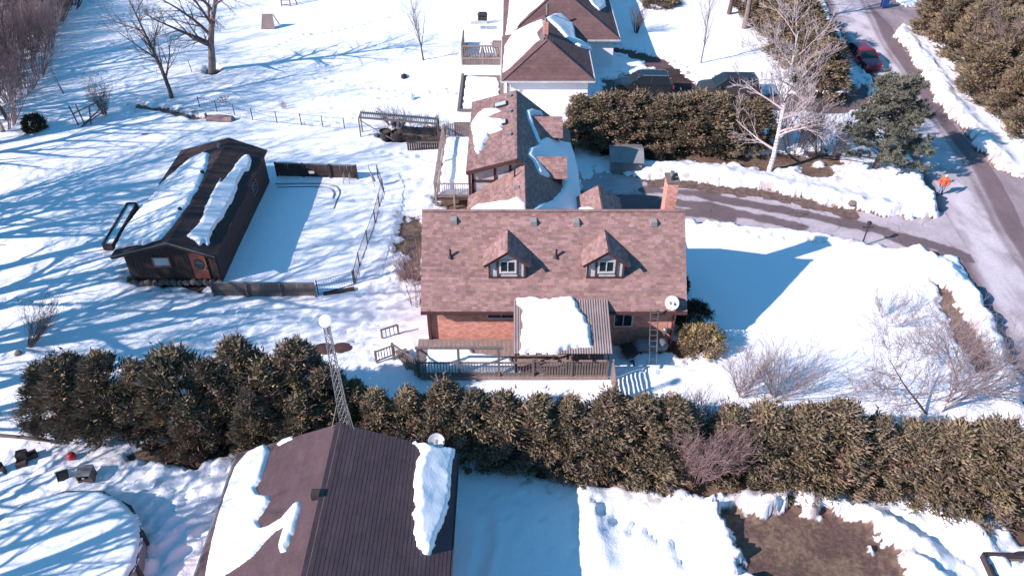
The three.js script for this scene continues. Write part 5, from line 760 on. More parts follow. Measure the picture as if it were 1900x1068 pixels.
// ---------- bare trees and shrubs ----------
function growTree(seed, o) { // returns trunk and branch faces
  const { h, r, lean = V(0, 0, 0), levels = 4, kids = [9, 6, 5, 4], len = [0.5, 0.5, 0.5, 0.45], ang = [0.9, 0.8, 0.75, 0.7], start = 0.3, up = 0.25, wander = 0.16, thin = 0.0055, maxSides = 8 } = o, R = rng(seed), trunk = new B(), br = new B();
  const grow = (p, d, L, rad, lv) => {
    const n = lv === 0 ? (maxSides > 4 ? 8 : 5) : lv === 1 ? (maxSides > 4 ? 5 : 3) : lv === 2 ? (maxSides > 4 ? 3 : 2) : 2, path = [p.clone()], rads = [rad], q = p.clone(), dir = d.clone();
    for (let i = 1; i <= n; i++) { dir.add(V(R() - 0.5, (R() - 0.5) * 0.6, R() - 0.5).multiplyScalar(wander * (lv ? 1.5 : 1))); dir.y += up * (lv ? 0.12 : 0.02); dir.normalize(); q.addScaledVector(dir, L / n); path.push(q.clone()); rads.push(Math.max(thin, rad * (1 - 0.82 * i / n))); }
    (lv === 0 ? trunk : br).tube(path, rads, lv === 0 ? maxSides : lv === 1 && maxSides > 4 ? 5 : 3, lv < 1);
    if (lv >= levels) return;
    const nk = Math.round(kids[lv] * (0.8 + 0.4 * R())), s0 = lv === 0 ? start : 0.15;
    for (let k = 0; k < nk; k++) {
      const t = s0 + (1 - s0) * (k + R()) / nk, i = Math.min(n - 1, Math.floor(t * n)), f = t * n - i, c = path[i].clone().lerp(path[i + 1], f), rr = lerp(rads[i], rads[i + 1], f), ax = path[i + 1].clone().sub(path[i]).normalize(); let s = V(R() - 0.5, R() - 0.5, R() - 0.5).cross(ax); if (s.lengthSq() < 1e-4) s = V(1, 0, 0).cross(ax); s.normalize();
      const an = ang[lv] * (0.7 + 0.6 * R()), nd = ax.clone().multiplyScalar(Math.cos(an)).addScaledVector(s, Math.sin(an)); nd.y += up; nd.normalize();
      grow(c, nd, L * len[lv] * (0.65 + 0.6 * R()) * (lv === 0 ? 1.15 - 0.55 * t : 1), Math.max(thin, rr * 0.62), lv + 1);
    }
  };
  grow(V(0, 0, 0), V(0, 1, 0).add(lean).normalize(), h, r, 0); return { trunk, br };
}
function bareTree(label, p, seed, o, mt = M.bark, mb = M.twig, name = 'bare_tree', group) { const t = thing(name, label, 'tree', [p[0], 0, p[2]], 0, group), g = growTree(seed, o); part(t, 'trunk', g.trunk, mt); part(t, 'branches', g.br, mb); return t; }
function shrub(label, p, seed, o, m = M.twig, name = 'bare_shrub', group) { // many stems fanning from one foot
  const { n = 14, h = 2.2, fan = 0.5, lean = [0, 0], r = 0.02, kids = [6, 4], levels = 2, foot = 0.2 } = o, R = rng(seed), b = new B();
  for (let i = 0; i < n; i++) { const a = R() * TAU, f = fan * Math.sqrt(R()), g = growTree(seed * 31 + i, { h: h * (0.6 + 0.5 * R()), r: r * (0.7 + 0.6 * R()), lean: V(Math.cos(a) * f + lean[0], 0, Math.sin(a) * f + lean[1]), levels, kids, len: [0.42, 0.45, 0.4], ang: [0.55, 0.6, 0.6], start: 0.25, up: 0.2, wander: 0.12, maxSides: 4 }); for (const q of [g.trunk, g.br]) for (let k = 0; k < q.p.length; k += 3) { b.p.push(q.p[k] + Math.cos(a) * foot * 0.5, q.p[k + 1], q.p[k + 2] + Math.sin(a) * foot * 0.5); } b.n.push(...[].concat(g.trunk.n)); for (const v of g.br.n) b.n.push(v); for (const q of [g.trunk, g.br]) for (const v of q.t) b.t.push(v); }
  const t = thing(name, label, 'shrub', [p[0], 0.1, p[2]], 0, group); part(t, 'stems', b, m); return t;
}
bareTree('big bare tree with pale curved trunk, top left', [-26.34, 0, -65.11], 21, { h: 11.5, r: 0.34, lean: V(0.26, 0, 0.1), kids: [20, 7, 5, 4], start: 0.2, up: 0.02, len: [0.4, 0.5, 0.5, 0.45], wander: 0.22 }, M.barkPale, M.twig);
bareTree('slender dark bare tree behind the pool cabin', [-27.96, 0, -59.66], 22, { h: 8.5, r: 0.19, lean: V(-0.03, 0, 0.02), kids: [17, 7, 5, 4], start: 0.22, len: [0.38, 0.5, 0.5, 0.45] }, M.bark, M.twig);
bareTree('small rounded bare tree alone on the far lawn', [-7.96, 0, -67.44], 23, { h: 4.6, r: 0.085, kids: [12, 6, 4], levels: 3, start: 0.25, ang: [0.6, 0.6, 0.6], len: [0.6, 0.5, 0.5], up: 0.3 }, M.bark, M.twig);
bareTree('white-barked birch at the end of the driveway hedge', [18.27, 0, -48.34], 24, { h: 10.2, r: 0.19, lean: V(0.1, 0, 0.02), kids: [18, 7, 5, 3], start: 0.16, ang: [1.2, 0.75, 0.65, 0.6], len: [0.42, 0.5, 0.45, 0.4], up: 0.22, thin: 0.011 }, M.birch, M.birchTwig, 'birch_tree');
bareTree('young pinkish bare tree in front lawn of white house', [16.88, 0, -66.85], 25, { h: 6.5, r: 0.07, kids: [18, 5, 3], levels: 3, start: 0.2, ang: [0.5, 0.5, 0.5], len: [0.42, 0.5, 0.5], up: 0.35 }, M.barkPale, M.twigPale);
bareTree('tall grey trunk at the top edge beside roadside hedge', [22.64, 0, -75.11], 26, { h: 13, r: 0.3, lean: V(0.05, 0, 0), kids: [8, 6, 5, 3], start: 0.45 }, M.barkPale, M.twig);
bareTree('wide-spreading many-stemmed birch behind the hedge, lower right', [20.53, 0, -25.37], 27, { h: 3.6, r: 0.1, lean: V(0.35, 0, -0.2), kids: [13, 8, 6, 4], start: 0.1, ang: [1.0, 0.8, 0.7, 0.7], len: [0.95, 0.6, 0.5, 0.5], up: 0.12 }, M.birch, M.twigPale, 'birch_tree');
bareTree('left leaning birch stem of the lower right clump', [20.09, 0, -25.27], 28, { h: 4.2, r: 0.07, lean: V(-0.9, 0, -0.35), kids: [12, 7, 6, 4], start: 0.25, len: [0.6, 0.6, 0.5, 0.5], up: 0.1 }, M.bark, M.twigPale, 'birch_tree');
bareTree('pale bare tree reaching in from the right edge over road', [29.6, 0, -27.2], 29, { h: 5.4, r: 0.1, lean: V(-0.25, 0, -0.1), kids: [9, 5, 4, 3], start: 0.3, up: 0.15 }, M.birch, M.birchTwig, 'birch_tree');
// tall bare trees out of view on the left whose shadows cross the yard
{
  const protos = [0, 1, 2, 3, 4].map(i => growTree(60 + i, { h: 16, r: 0.42, thin: 0.018, lean: V((i % 3 - 1) * 0.08, 0, (i % 2) * 0.08), kids: [11, 6, 4, 2], start: 0.25, len: [0.48, 0.5, 0.5, 0.45] })).map(g => [g.trunk.geo(), g.br.geo()]);
  [[-27.5, -9.5, 12], [-27.2, -12.2, 13], [-29.5, -13.6, 14], [-30.5, -15, 12], [-33, -22, 13], [-41, -24, 17], [-31.8, -24.5, 15], [-35, -27, 15], [-32.5, -27.5, 17], [-37, -29, 14], [-36.5, -31, 16], [-40, -32, 16], [-48, -36, 17], [-42, -36, 15], [-38.8, -37, 16], [-44, -40, 15], [-40, -40.5, 17], [-46, -46, 16], [-58, -50, 18], [-43, -50, 16], [-50, -53, 17], [-55, -60, 16], [-48.5, -62, 15], [-60, -70, 17]].forEach(([x, z, h], i) => { const t = thing('bare_tree', `${ORD[i]} tall bare tree standing beyond the left edge of the view, nearest first`, 'tree', [x, 0, z], i * 1.9, 'trees beyond the left edge'); t.scale.setScalar(h / 16); part(t, 'trunk', protos[i % 5][0], M.bark); part(t, 'branches', protos[i % 5][1], M.twig); });
}
bareTree('bare street tree beyond the top edge casting branch shadows on road', [22.0, 0, -79.0], 80, { h: 12, r: 0.25, kids: [11, 6, 5, 3], start: 0.2 }, M.bark, M.twig);
bareTree('leaning grey tree rising from the middle of corner thicket', [-41.75, 0, -62.46], 90, { h: 9, r: 0.17, lean: V(0.1, 0, 0), kids: [14, 7, 5, 3], start: 0.15 }, M.bark, M.twig);
bareTree('bare tree at the top of the corner thicket', [-44.83, 0, -74.69], 91, { h: 10, r: 0.2, lean: V(0.12, 0, 0.02), kids: [14, 7, 5, 3], start: 0.15 }, M.bark, M.twig);
bareTree('bare tree at the bottom of the corner thicket', [-39.67, 0, -56.03], 92, { h: 8, r: 0.16, lean: V(-0.1, 0, 0), kids: [14, 7, 5, 3], start: 0.15 }, M.bark, M.twig);
bareTree('second bare street tree beyond the top edge shading the road', [24.5, 0, -84.5], 93, { h: 13, r: 0.3, kids: [12, 7, 5, 3], start: 0.2 }, M.bark, M.twig);
// scrub along the left edge
const scrubSpots = [[-50.74, 0, -77.57], [-49.95, 0, -79.84], [-48.98, 0, -81.89], [-46.76, 0, -70.67], [-45.69, 0, -72.64], [-45.55, 0, -76.83], [-44.23, 0, -64.65], [-43.42, 0, -66.38], [-43.45, 0, -70.03], [-41.48, 0, -59.36], [-40.75, 0, -60.88], [-45.61, 0, -80.62], [-39.41, 0, -54.68], [-48.24, 0, -74.69], [-47.05, 0, -76.83], [-47.3, 0, -82.54], [-44.64, 0, -67.2], [-41.36, 0, -63.76], [-43.13, 0, -61.93], [-44.72, 0, -73.31]];
const scrubKinds = [];
scrubSpots.forEach((p, i) => {
  const label = `${ORD[i]} in the dense brown thicket filling the top left corner, counted from the top`, group = 'shrubs of the corner thicket';
  if (i < 4) { scrubKinds.push(shrub(label, p, 200 + i, { n: 40, h: 4.4 - i * 0.3, fan: 0.75, r: 0.035, kids: [7, 6], lean: [0.1, 0.05], foot: 1.4 }, i % 2 ? M.twig : M.twigPale, 'thicket_shrub', group)); return; }
  copyOf(scrubKinds[i % 4], [p[0], 0.1, p[2]], i * 1.3, 0.85 + 0.3 * hash(i, 3), label, group);
});
shrub('grey-brown fan-shaped shrub leaning right at the left edge', [-25.5, 0, -30.03], 230, { n: 30, h: 3.2, fan: 0.35, lean: [0.75, -0.15], r: 0.018, kids: [5, 3] });
shrub('brown twiggy shrub behind the collapsed timber arbour', [-32.29, 0, -56.67], 231, { n: 26, h: 2.9, fan: 0.45, r: 0.02, lean: [0.1, 0] });
shrub('thin leaning sapling by the corner thicket', [-37.24, 0, -60.37], 232, { n: 2, h: 5, fan: 0.1, lean: [-0.15, 0.0], r: 0.035, kids: [4, 2] });
shrub('upright dark shrub on shaded lawn by the white house', [11.97, 0, -74], 233, { n: 34, h: 2.6, fan: 0.4, r: 0.02, kids: [4, 3] });
shrub('pinkish fan-shaped shrub behind hedge, left of the pair', [11.3, 0, -26.49], 234, { n: 34, h: 2.6, fan: 0.75, r: 0.014, kids: [6, 4], lean: [0, -0.1] }, M.twigPale);
shrub('purple-grey fan-shaped shrub behind hedge, right of the pair', [12.98, 0, -26.31], 235, { n: 40, h: 3.0, fan: 0.8, r: 0.014, kids: [6, 4], lean: [0.1, -0.1] }, M.twigPale);
shrub('thin upright sapling between the hedge and front lawn', [11.92, 0, -25.78], 236, { n: 3, h: 3.2, fan: 0.08, r: 0.02, kids: [3, 2] }, M.twigPale);
const pinkTwig = mat([0.34, 0.225, 0.215], 0.95, { map: null });
shrub('rosy bare bush filling a gap in the long hedge', [8.3, 0, -21.9], 237, { n: 110, h: 3.1, fan: 0.42, r: 0.016, kids: [10, 7], foot: 1.3 }, pinkTwig);
shrub('purple-brown bare shrub behind the birch trunk', [20.8, 0, -50.9], 238, { n: 44, h: 3.4, fan: 0.6, r: 0.018, kids: [8, 5], foot: 1.2 }, M.twig);
shrub('brown bare shrub between the birch and pine', [22.9, 0, -50.4], 239, { n: 40, h: 3.2, fan: 0.6, r: 0.018, kids: [8, 5], foot: 1.2 }, M.twig);
shrub('brown twiggy bush at the left end of the brick house', [-5.6, 0, -35.6], 240, { n: 40, h: 2.0, fan: 0.7, r: 0.014, kids: [7, 5], foot: 0.8 }, M.twigPale);
shrub('thin brown shrub nearer the deck left of brick house', [-5.4, 0, -33.4], 241, { n: 14, h: 2.2, fan: 0.35, r: 0.016, kids: [4, 3], foot: 0.4 }, M.twig);
shrub('small dark twig clump in snow right of slender tree', [-23.44, 0, -58.77], 242, { n: 16, h: 0.8, fan: 0.6, r: 0.012, kids: [3, 2] });
shrub('small reddish twig clump near the wire fence', [-18.35, 0, -57.8], 243, { n: 16, h: 0.8, fan: 0.6, r: 0.012, kids: [3, 2] }, pinkTwig);
shrub('low twiggy bush at left end of the cedar clump', [-22.29, 0, -24.43], 244, { n: 24, h: 1.6, fan: 0.9, r: 0.014, kids: [6, 4], lean: [0.1, 0] }, M.twig);
shrub('brown bare brush mingled with the right-hand cedars', [42.0, 0, -63.0], 245, { n: 50, h: 5.8, fan: 0.6, r: 0.03, kids: [9, 6], foot: 2 }, M.twigPale);
shrub('pale tall brush at the top of the right-hand thicket', [44.5, 0, -57.0], 246, { n: 40, h: 6.6, fan: 0.6, r: 0.03, kids: [9, 6], foot: 2 }, pinkTwig);
shrub('thin brush beside the lower right road verge', [20.86, 0, -32.09], 247, { n: 26, h: 1.6, fan: 0.9, r: 0.01, kids: [6, 4], foot: 1 }, M.twigPale);
console.log('plants done');

// ---------- vehicles ----------
function ringLoft(b, rings, capEnds = true) { for (let i = 0; i + 1 < rings.length; i++) { const A = rings[i], C = rings[i + 1], n = A.length; for (let k = 0; k < n; k++) { const j = (k + 1) % n; b.quad(A[k], A[j], C[j], C[k]); } } if (capEnds) for (const [r, f] of [[rings[0], 1], [rings[rings.length - 1], 0]]) for (let k = 1; k + 1 < r.length; k++) f ? b.tri(r[0], r[k + 1], r[k]) : b.tri(r[0], r[k], r[k + 1]); return b; }
function car(name, label, category, x, z, turn, o) { // nose towards -x
  const { paint, secs, cab, roofY, roofW = 0.7, wheelR = 0.35, wx = [-1.45, 1.45], rails = false, roofPaint = paint } = o, c = thing(name, label, category, [x, 0.03, z], turn);
  const ring = ([px, w, yb, yt]) => [[-w * 0.92, yb], [w * 0.92, yb], [w, yb + 0.15], [w, lerp(yb, yt, 0.72)], [w * 0.93, yt - 0.04], [w * 0.6, yt], [-w * 0.6, yt], [-w * 0.93, yt - 0.04], [-w, lerp(yb, yt, 0.72)], [-w, yb + 0.15]].map(([q, y]) => V(px, y, q));
  part(c, 'body', ringLoft(new B(), secs.map(ring)), paint);
  const [b0, b1, t0, t1, bw] = cab, yb = o.belt, rr = (x0, x1, w, y) => [V(x0, y, -w * 0.9), V(x0 + 0.08, y, -w), V(x1 - 0.08, y, -w), V(x1, y, -w * 0.85), V(x1, y, w * 0.85), V(x1 - 0.08, y, w), V(x0 + 0.08, y, w), V(x0, y, w * 0.9)];
  part(c, 'windows', ringLoft(new B(), [rr(b0, b1, bw, yb - 0.03), rr(lerp(b0, t0, 0.95), lerp(b1, t1, 0.95), roofW + 0.02, roofY - 0.05)]), M.glass);
  part(c, 'roof', ringLoft(new B(), [rr(t0 - 0.06, t1 + 0.06, roofW + 0.04, roofY - 0.06), rr(t0, t1, roofW + 0.02, roofY - 0.01), rr(t0 + 0.15, t1 - 0.12, roofW - 0.1, roofY + 0.03)]), roofPaint);
  for (const s of [-1, 1]) { for (const [xb, xt] of [[b0 + 0.02, t0], [lerp(b0, b1, 0.5), lerp(t0, t1, 0.45)], [b1 - 0.06, t1]]) part(c, 'pillar', new B().bar(V(xb, yb - 0.02, s * bw * 0.985), V(xt, roofY - 0.05, s * (roofW + 0.025)), 0.07, 0.05), paint); part(c, 'mirror', new B().box(b0 + 0.35, yb + 0.08, s * (bw + 0.14), 0.14, 0.14, 0.2), paint); if (rails) part(c, 'roof_rail', new B().bar(V(t0 + 0.2, roofY + 0.07, s * (roofW - 0.08)), V(t1 - 0.1, roofY + 0.07, s * (roofW - 0.08)), 0.04, 0.04), M.metal); }
  const f = secs[1], e = secs[secs.length - 2];
  for (const s of [-1, 1]) { part(c, 'headlight', new B().box(f[0] + 0.03, f[3] - 0.16, s * f[1] * 0.72, 0.16, 0.16, 0.34), M.glassPale); part(c, 'tail_light', new B().box(e[0] + 0.02, e[3] - 0.2, s * e[1] * 0.86, 0.12, 0.3, 0.2), M.red); }
  part(c, 'grille', new B().box(secs[0][0] + 0.02, 0.62, 0, 0.08, 0.18, 0.8), M.darkMetal);
  for (const px of wx) for (const s of [-1, 1]) { const w = part(c, 'wheel', new B().add(new THREE.CylinderGeometry(wheelR, wheelR, 0.24, 20), mtx(px, wheelR, s * 0.8, Math.PI / 2)).add(new THREE.TorusGeometry(wheelR - 0.05, 0.06, 8, 20), mtx(px, wheelR, s * 0.9)), M.rubber); part(w, 'rim', new B().add(new THREE.CylinderGeometry(wheelR * 0.58, wheelR * 0.62, 0.05, 12), mtx(px, wheelR, s * 0.915, Math.PI / 2)), M.metal); part(c, 'wheel_arch', new THREE.TorusGeometry(wheelR + 0.07, 0.035, 6, 16, Math.PI).translate(px, wheelR, s * 0.92), M.darkMetal); }
  return c;
}
const paintOf = c => { const m = new THREE.MeshPhysicalMaterial({ roughness: 0.35, metalness: 0.2, clearcoat: 0.8, clearcoatRoughness: 0.12, side: THREE.DoubleSide }); m.color.setRGB(...c); return m; };
const suvSecs = [[-2.42, 0.6, 0.45, 0.78], [-2.3, 0.8, 0.34, 0.95], [-2.0, 0.88, 0.28, 1.02], [-1.3, 0.93, 0.25, 1.09], [-0.8, 0.94, 0.25, 1.12], [1.6, 0.94, 0.25, 1.14], [2.2, 0.9, 0.3, 1.12], [2.4, 0.82, 0.4, 1.04], [2.45, 0.7, 0.5, 0.95]];
car('parked_car', 'black sport utility car with roof rails parked by the white garage', 'car', 10.9, -61.2, -0.05, { paint: paintOf([0.018, 0.02, 0.026]), secs: suvSecs, cab: [-1.15, 2.3, -0.35, 1.95, 0.86], belt: 1.12, roofY: 1.72, rails: true });
car('parked_car', 'dark grey van with pale lamps behind the hedge', 'car', 17.9, -60.6, -0.02, { paint: paintOf([0.06, 0.052, 0.054]), roofPaint: paintOf([0.025, 0.022, 0.024]), secs: suvSecs.map(s => [s[0] * 1.04, s[1], s[2], s[3] * 1.02]), cab: [-1.3, 2.35, -0.45, 2.1, 0.87], belt: 1.14, roofY: 1.78 });
car('parked_car', 'dark red car parked at the roadside beyond the pine', 'car', 31.4, -67.2, Math.PI / 2 + 0.12, { paint: paintOf([0.26, 0.012, 0.035]), secs: suvSecs.map(s => [s[0] * 0.95, s[1] * 0.96, s[2], s[3] * 0.86]), cab: [-1.1, 2.0, -0.4, 1.4, 0.82], belt: 0.97, roofY: 1.45, roofW: 0.64 });

// ---------- person in the road ----------
{
  const p = thing('person', 'person in orange jacket and jeans walking on the road', 'person', [29.05, 0.02, -45.2], -0.5);
  const field = (caps, lo, hi, n) => { // smooth union of tapered capsules
    const mc = new MarchingCubes(n, undefined, false, false, 60000), s = Math.max(hi[0] - lo[0], hi[1] - lo[1], hi[2] - lo[2]) / 2 * 1.06, c = lo.map((v, i) => (v + hi[i]) / 2); mc.isolation = 0; const q = V(), half = n / 2;
    for (let k = 0; k < n; k++) for (let j = 0; j < n; j++) for (let i = 0; i < n; i++) {
      q.set(c[0] + (i - half) / half * s, c[1] + (j - half) / half * s, c[2] + (k - half) / half * s); let d = 9;
      for (const [a, b, ra, rb] of caps) { const ex = b[0] - a[0], ey = b[1] - a[1], ez = b[2] - a[2], t = clamp(((q.x - a[0]) * ex + (q.y - a[1]) * ey + (q.z - a[2]) * ez) / (ex * ex + ey * ey + ez * ez + 1e-9)), e = Math.hypot(q.x - a[0] - ex * t, q.y - a[1] - ey * t, q.z - a[2] - ez * t) - lerp(ra, rb, t), kk = 0.03, h = clamp(0.5 + 0.5 * (d - e) / kk); d = lerp(d, e, h) - kk * h * (1 - h); }
      mc.field[k * n * n + j * n + i] = -d;
    }
    mc.update(); const cnt = mc.count, g = new THREE.BufferGeometry(), ps = new Float32Array(cnt * 3); for (let i = 0; i < cnt; i++) for (let a = 0; a < 3; a++) ps[i * 3 + a] = mc.positionArray[i * 3 + a] * s + c[a];
    g.setAttribute('position', new THREE.BufferAttribute(ps, 3)); g.setAttribute('normal', new THREE.BufferAttribute(mc.normalArray.slice(0, cnt * 3), 3)); g.setAttribute('uv', new THREE.BufferAttribute(new Float32Array(cnt * 2), 2)); return g;
  };
  const torso = [[[0, 0.88, 0], [0, 1.02, 0.01], 0.13, 0.13], [[0, 1.02, 0.01], [0, 1.25, 0.05], 0.135, 0.15], [[-0.14, 1.29, 0.06], [0.14, 1.29, 0.06], 0.08, 0.08]];
  const arms = [-1, 1].flatMap(s => [[[s * 0.19, 1.29, 0.06], [s * 0.29, 1.05, 0.0], 0.062, 0.05], [[s * 0.29, 1.05, 0.0], [s * 0.24, 0.88, 0.17], 0.048, 0.034]]);
  const legs = [[[-0.09, 0.86, 0], [-0.11, 0.47, 0.12], 0.088, 0.062], [[-0.11, 0.47, 0.12], [-0.12, 0.1, 0.05], 0.058, 0.04], [[0.09, 0.86, 0], [0.1, 0.46, -0.04], 0.088, 0.062], [[0.1, 0.46, -0.04], [0.11, 0.11, -0.22], 0.058, 0.04]];
  const feet = [[[-0.12, 0.05, 0.04], [-0.14, 0.04, 0.2], 0.045, 0.035], [[0.11, 0.07, -0.22], [0.13, 0.035, -0.06], 0.045, 0.035]];
  const head = [[[0, 1.3, 0.06], [0, 1.42, 0.09], 0.055, 0.052], [[0, 1.475, 0.105], [0, 1.54, 0.1], 0.075, 0.088], [[0, 1.49, 0.185], [0, 1.5, 0.19], 0.014, 0.01], [[-0.085, 1.5, 0.1], [-0.09, 1.52, 0.095], 0.016, 0.016], [[0.085, 1.5, 0.1], [0.09, 1.52, 0.095], 0.016, 0.016]];
  const parts = [field([...torso, ...arms, ...legs, ...feet, ...head], [-0.4, 0, -0.35], [0.4, 1.66, 0.35], 80)];
  for (const s of [-1, 1]) { const w = V(s * 0.24, 0.86, 0.19), hb = new B(); hb.add(new THREE.SphereGeometry(0.042, 10, 8), mtx(w.x, w.y - 0.03, w.z + 0.02, 0.4, 0, 0, 0.6, 1.1, 1)); for (let f = 0; f < 4; f++) { const o = V(0, -0.06, -0.03 + f * 0.02), L = [0.06, 0.075, 0.08, 0.065][f]; const a = w.clone().add(o), c = a.clone().add(V(-s * 0.012, -L * 0.5, 0.012)), e = c.clone().add(V(-s * 0.03, -L * 0.45, 0.0)); hb.tube([a, c, e], [0.0095, 0.009, 0.007], 6); } hb.tube([w.clone().add(V(0, -0.02, 0.04)), w.clone().add(V(-s * 0.02, -0.055, 0.065)), w.clone().add(V(-s * 0.035, -0.08, 0.06))], [0.011, 0.01, 0.008], 6); parts.push(hb.geo()); }
  part(p, 'body', mergeGeometries(parts), mat([0.48, 0.27, 0.2], 0.7, { map: null }));
  const grow = (l, d) => l.map(([a, b, x, y]) => [a, b, x + d, y + d]);
  part(p, 'jacket', field(grow([...torso, ...arms.map(a => a.slice())], 0.022), [-0.4, 0.7, -0.25], [0.4, 1.45, 0.3], 64), mat([0.78, 0.13, 0.045], 0.8, { map: null }));
  part(p, 'collar', new THREE.TorusGeometry(0.075, 0.022, 8, 16).rotateX(Math.PI / 2 - 0.2).translate(0, 1.37, 0.075), mat([0.78, 0.13, 0.045], 0.8, { map: null }));
  part(p, 'trousers', field(grow(legs, 0.016), [-0.3, 0.05, -0.35], [0.3, 1.0, 0.3], 64), mat([0.2, 0.25, 0.33], 0.9, { map: null }));
  part(p, 'shoes', field(grow(feet, 0.014), [-0.25, -0.02, -0.35], [0.25, 0.2, 0.3], 40), M.darkMetal);
  part(p, 'cap', new B().add(new THREE.SphereGeometry(0.105, 16, 8, 0, TAU, 0, 1.5), mtx(0, 1.545, 0.095, 0.1, 0, 0)), mat([0.62, 0.58, 0.56], 0.9, { map: null }));
}
// ---------- small things in the yards ----------
{
  const at = (a, y = 0.2) => [a[0], y, a[2]];
  // small grey shed between wing and hedge
  const s = thing('small_shed', 'small grey shed with shallow gable roof beside the driveway hedge', 'shed', [8.1, 0, -49.1], -0.06), gp = mat([0.34, 0.33, 0.34], 0.6);
  part(s, 'wall', new B().box(0, 0.55, 0, 2.15, 1.1, 2.3), gp); part(s, 'roof', new B().slab([V(-1.2, 1.5, 0), V(1.2, 1.5, 0), V(1.2, 1.05, 1.35), V(-1.2, 1.05, 1.35)], V(0, 0.9, 0.3), 0.06), gp); part(s, 'roof', new B().slab([V(-1.2, 1.502, -0.002), V(1.2, 1.502, -0.002), V(1.2, 1.05, -1.35), V(-1.2, 1.05, -1.35)], V(0, 0.9, -0.3), 0.06), gp);
  for (const x of [-1.05, 1.05]) part(s, 'gable', new B().slab([V(x, 1.05, 1.1), V(x, 1.05, -1.1), V(x, 1.42, 0)], V(Math.sign(x), 0, 0), 0.05), gp);
  // red-seated mower by the porch
  const m = thing('ride_on_mower', 'red ride-on mower standing behind the house by the porch', 'mower', [6.9, 0.05, -40.3], 0.4);
  part(m, 'hood', new B().add(new THREE.CapsuleGeometry(0.26, 0.45, 5, 12), mtx(0.45, 0.62, 0, 0, 0, Math.PI / 2, 1, 1, 1.1)), M.red); part(m, 'seat', new B().box(-0.45, 0.78, 0, 0.42, 0.1, 0.44).box(-0.66, 0.98, 0, 0.1, 0.4, 0.44), M.red); part(m, 'deck', new B().box(-0.1, 0.32, 0, 1.3, 0.16, 0.9), M.black); part(m, 'steering_wheel', new THREE.TorusGeometry(0.15, 0.02, 6, 16).rotateX(1.2).translate(-0.05, 1.0, 0), M.black);
  for (const [x, r] of [[0.55, 0.2], [-0.5, 0.28]]) for (const z of [-0.4, 0.4]) part(m, 'wheel', new THREE.TorusGeometry(r - 0.06, 0.085, 8, 16).translate(x, r, z), M.rubber);
  // pergola strip, tubs and brush fence left of the side deck
  const pg = thing('pergola', 'low narrow pergola with slatted top left of the side deck', 'pergola', [0, 0, 0]), A = [-11.42, 1.9, -53.42], C = [-5.47, 1.9, -52.38];
  for (const dz of [-0.4, 0.4]) part(pg, 'beam', new B().bar(V(A[0], 1.85, A[2] + dz), V(C[0], 1.85, C[2] + dz), 0.08, 0.14), M.grayWood);
  for (let i = 0; i < 40; i++) { const t = (i + 0.5) / 40; part(pg, 'slat', new B().box(lerp(A[0], C[0], t), 1.95, lerp(A[2], C[2], t), 0.05, 0.06, 1.0), M.galv); }
  for (const t of [0, 0.5, 1]) for (const dz of [-0.4, 0.4]) part(pg, 'post', new B().box(lerp(A[0], C[0], t), 0.92, lerp(A[2], C[2], t) + dz, 0.09, 1.8, 0.09), M.grayWood);
  part(pg, 'brace', new B().bar(V(A[0] + 0.1, 1.6, A[2] + 0.4), V(A[0] + 2.6, 0.4, A[2] + 1.2), 0.06, 0.06), M.grayWood);
  for (const [q, l] of [[[-9.52, 0, -52.78], 'left of two big black planting tubs below the pergola'], [[-8.61, 0, -52.61], 'right of two big black planting tubs below the pergola']]) { const t = thing('planting_tub', l, 'tub', at(q, 0.05)); part(t, 'tub_wall', new B().add(new THREE.CylinderGeometry(0.42, 0.34, 0.8, 18, 1, true), mtx(0, 0.42, 0)), M.black); part(t, 'rim', new THREE.TorusGeometry(0.42, 0.035, 6, 20).rotateX(Math.PI / 2).translate(0, 0.82, 0), M.black); part(t, 'soil', new THREE.CylinderGeometry(0.39, 0.39, 0.1, 18).translate(0, 0.68, 0), M.soil); }
  shrub('brown dead climber piled under the pergola', [-8.97, 0, -54.68], 260, { n: 40, h: 1.5, fan: 0.8, r: 0.016, kids: [7, 4], foot: 1 });
  shrub('brown brush heap against the side deck screen', [-6.74, 0, -53.12], 261, { n: 50, h: 1.3, fan: 1.0, r: 0.014, kids: [7, 4], foot: 2.4 });
  const bf = thing('low_fence', 'low dark timber fence between pergola and side deck', 'fence', [0, 0, 0]); for (let i = 0; i < 16; i++) part(bf, 'board', new B().box(-7.6 + i * 0.165, 0.55, -50.9 - i * 0.02, 0.14, 1.0, 0.025), M.darkWood); part(bf, 'rail', new B().box(-6.4, 0.9, -50.98, 2.7, 0.08, 0.05), M.grayWood);
  single('timber_bench', new B().box(0, 0.5, 0, 1.6, 0.06, 0.45).box(-0.7, 0.26, 0, 0.08, 0.46, 0.4).box(0.7, 0.26, 0, 0.08, 0.46, 0.4).box(0, 0.8, -0.22, 1.6, 0.5, 0.05), M.grayWood, 'grey timber bench end-on behind the side deck screen', 'bench').position.set(-3.6, 0.1, -53.4);
  // lamp post by the driveway, number post
  const lp = thing('lamp_post', 'short dark lamp post with cross arm beside the driveway', 'lamp post', at([21.71, 0, -39.29], 0)); part(lp, 'post', new B().tube([V(0, 0, 0), V(0, 1.5, 0)], 0.045, 8), M.darkMetal); part(lp, 'cross_arm', new B().bar(V(-0.3, 1.42, 0), V(0.3, 1.42, 0), 0.05, 0.05), M.darkMetal); part(lp, 'lantern', new B().add(new THREE.CylinderGeometry(0.13, 0.08, 0.28, 6), mtx(0, 1.64, 0)).add(new THREE.ConeGeometry(0.17, 0.14, 6), mtx(0, 1.85, 0)), M.darkMetal);
  for (const x of [-0.3, 0.3]) part(lp, 'finial', new B().add(new THREE.SphereGeometry(0.06, 8, 6), mtx(x, 1.46, 0)), M.darkMetal);
